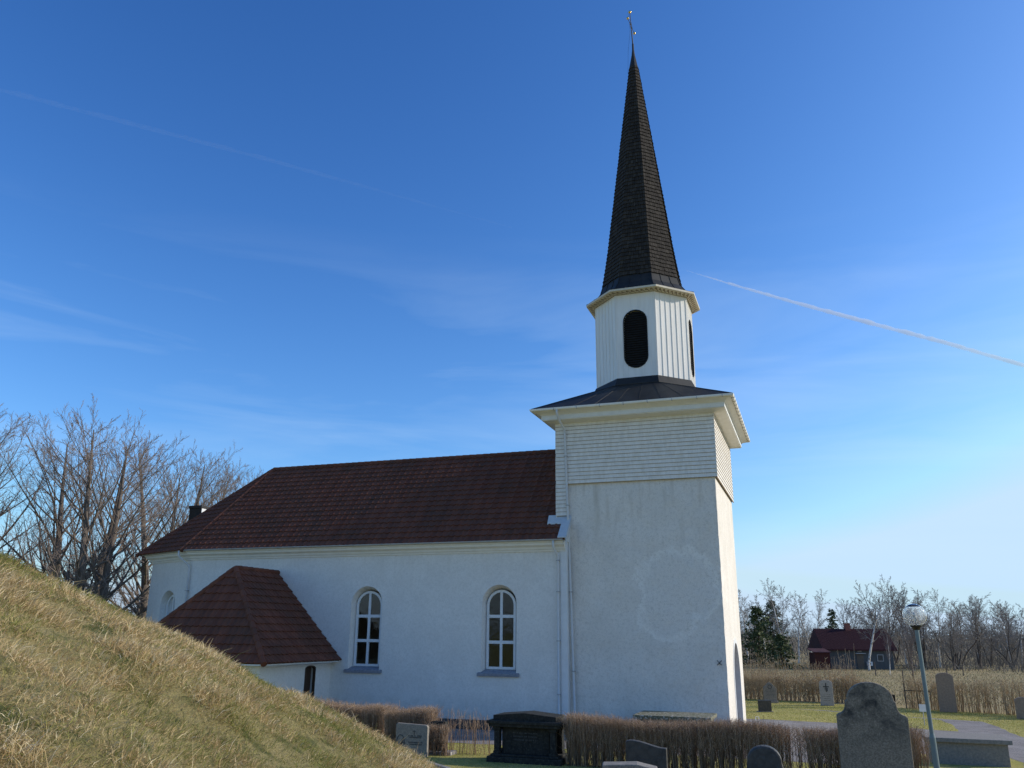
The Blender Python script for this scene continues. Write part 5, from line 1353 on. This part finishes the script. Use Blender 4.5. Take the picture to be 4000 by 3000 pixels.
x = np.concatenate([X1, X2, X3]); y = np.concatenate([Y1, Y2, Y3]); z = mound_z(x, y)
ok = (z > .06); x, y, z = x[ok], y[ok], z[ok]
cl = fnoise(x, y, 3.2, 1); c2 = fnoise(x, y, 9.0, 2); c3 = fnoise(x, y, .8, 6); c4 = fnoise(x, y, 5.5, 31)
tint = np.clip(.30 + .55 * (.5 * cl + .3 * c2 + .2 * c3) + rs.normal(0, .17, len(x)) + .05, 0, 1)
grn = rs.random(len(x)) < np.clip(1.50 - 1.1 * cl - .55 * c3 - .5 * c4, .10, .92); tint = np.where(grn, rs.uniform(0, .36, len(x)), tint)
ln = (.024 + .070 * (c4 * .6 + c2 * .4) ** 2 * (.4 + cl)) * rs.uniform(.5, 1.6, len(x)); tall = rs.random(len(x)) < .02; ln = np.where(tall, ln * 2.0, ln)
eps = .05; gxn = -(mound_z(x + eps, y) - mound_z(x - eps, y)) / (2 * eps); gyn = -(mound_z(x, y + eps) - mound_z(x, y - eps)) / (2 * eps)
sw = np.stack([gxn + .9 * (fnoise(x, y, 1.7, 12) - .5), gyn + .9 * (fnoise(x, y, 1.7, 13) - .5)], 1)
dd = np.hypot(x, y)
blades('mound_grass', x, y, z - .012, ln, rs.uniform(.0018, .0040, len(x)) * np.clip(dd / 5, .8, 3), tint, M['grass'], .60, 3, sw)
# short lawn grass where the lawn is seen close to
U = rs.uniform(-13, 17, 60000); Vv = rs.uniform(-19, -4.9, 60000)
xl = OX - .94212 * U + .33527 * Vv; yl = OY + .33527 * U + .94212 * Vv
ok = (np.hypot(xl, yl) > 20) & (np.hypot(xl - MC[0], yl - MC[1]) > MR - .6) & ~((U < -9.3) & (Vv > -13.5))
xl, yl = xl[ok], yl[ok]
tl = np.clip(.55 * fnoise(xl, yl, .7, 21) + .3 * fnoise(xl, yl, 4, 22) + rs.normal(0, .15, len(xl)) + .1, 0, 1)
blades('lawn_grass', xl, yl, np.zeros(len(xl)) - .005, rs.uniform(.03, .075, len(xl)), rs.uniform(.006, .012, len(xl)), tl, M['lawn_blade'], .45, 8)
xi = rs.uniform(8, 27, 60000); yi = rs.uniform(36, 56, 60000)
dk = (xi * .665 + yi * .747); kp = (dk < 52.4) & (dk > 34)
uu = -(xi - OX) * .94212 + (yi - OY) * .33527; vv = (xi - OX) * .33527 + (yi - OY) * .94212
def inside(px, py, poly):
    r = np.zeros(len(px), bool); n = len(poly)
    for a in range(n):
        x0, y0 = poly[a][:2]; x1, y1 = poly[(a + 1) % n][:2]
        c = ((y0 > py) != (y1 > py)) & (px < (x1 - x0) * (py - y0) / (y1 - y0 + 1e-9) + x0); r ^= c
    return r
kp &= ~(inside(xi, yi, grav) & ~inside(xi, yi, isl)) & ~((uu > -.3) & (uu < 7.2) & (vv > -.3) & (vv < 7.8))
xi, yi = xi[kp], yi[kp]
ti = np.clip(.6 * fnoise(xi, yi, .6, 41) + .3 * fnoise(xi, yi, 3, 42) + rs.normal(0, .15, len(xi)) + .05, 0, 1)
blades('lawn_grass', xi, yi, np.full(len(xi), .005), rs.uniform(.03, .08, len(xi)), rs.uniform(.010, .020, len(xi)), ti, M['lawn_blade'], .5, 18)
# tussocks in the pale field
N = 26000; az = rs.uniform(R(10), R(36), N); dist = rs.uniform(57, 130, N); xf, yf = np.sin(az) * dist, np.cos(az) * dist
ok = (xf * .665 + yf * .747) > 54; xf, yf = xf[ok], yf[ok]
M['field_blade'] = attr_mat('field_straw', [(0, (.16, .13, .05)), (.5, (.30, .235, .115)), (1, (.42, .34, .19))], .8)
blades('field_grass', xf, yf, np.zeros(len(xf)) - .01, rs.uniform(.10, .34, len(xf)), rs.uniform(.02, .04, len(xf)), rs.random(len(xf)), M['field_blade'], .5, 9)

# ------------------------------------------------------------------ contrails, far away in the sky
def contrail(name, pts, rads, mat, label, seed):
    rs = random.Random(seed); P = [Vector(p) for p in pts]; mb = MB(); out = []; rr = []
    n = 90
    for i in range(n + 1):
        t = i / n * (len(P) - 1); k = min(int(t), len(P) - 2); f = t - k
        p = P[k].lerp(P[k + 1], f); r = rads[k] * (1 - f) + rads[k + 1] * f
        q = mnoise.noise(Vector((i * .35, seed, 0))) * .45 + mnoise.noise(Vector((i * 1.1, seed, 3))) * .30
        out.append(p + Vector((0, 0, q * r * .55))); rr.append(max(.5, r * (1 + q)))
    mb.tube(out, rr, 12, True)
    o = mb.build(name, mat, smooth=True); return tag(o, label, 'contrail', 'aircraft trails in the sky')
contrail('contrail', [(660, 2928, 1342), (815, 2887, 1269), (1025, 2820, 1169), (1253, 2726, 1054), (1455, 2624, 945), (1630, 2518, 834), (1850, 2370, 700)], [0.8, 4.5, 7, 8.5, 7.5, 7, 6.5], M['contrail'], 'bright white contrail slanting down to the right of the spire', 4)
contrail('contrail', [(-2100, 2200, 1740), (-1754, 2434, 1764), (-997, 2830, 1761), (-5, 3000, 1552)], [9, 9, 9, 3], M['faint_contrail'], 'very faint old contrail high on the left of the spire', 8)
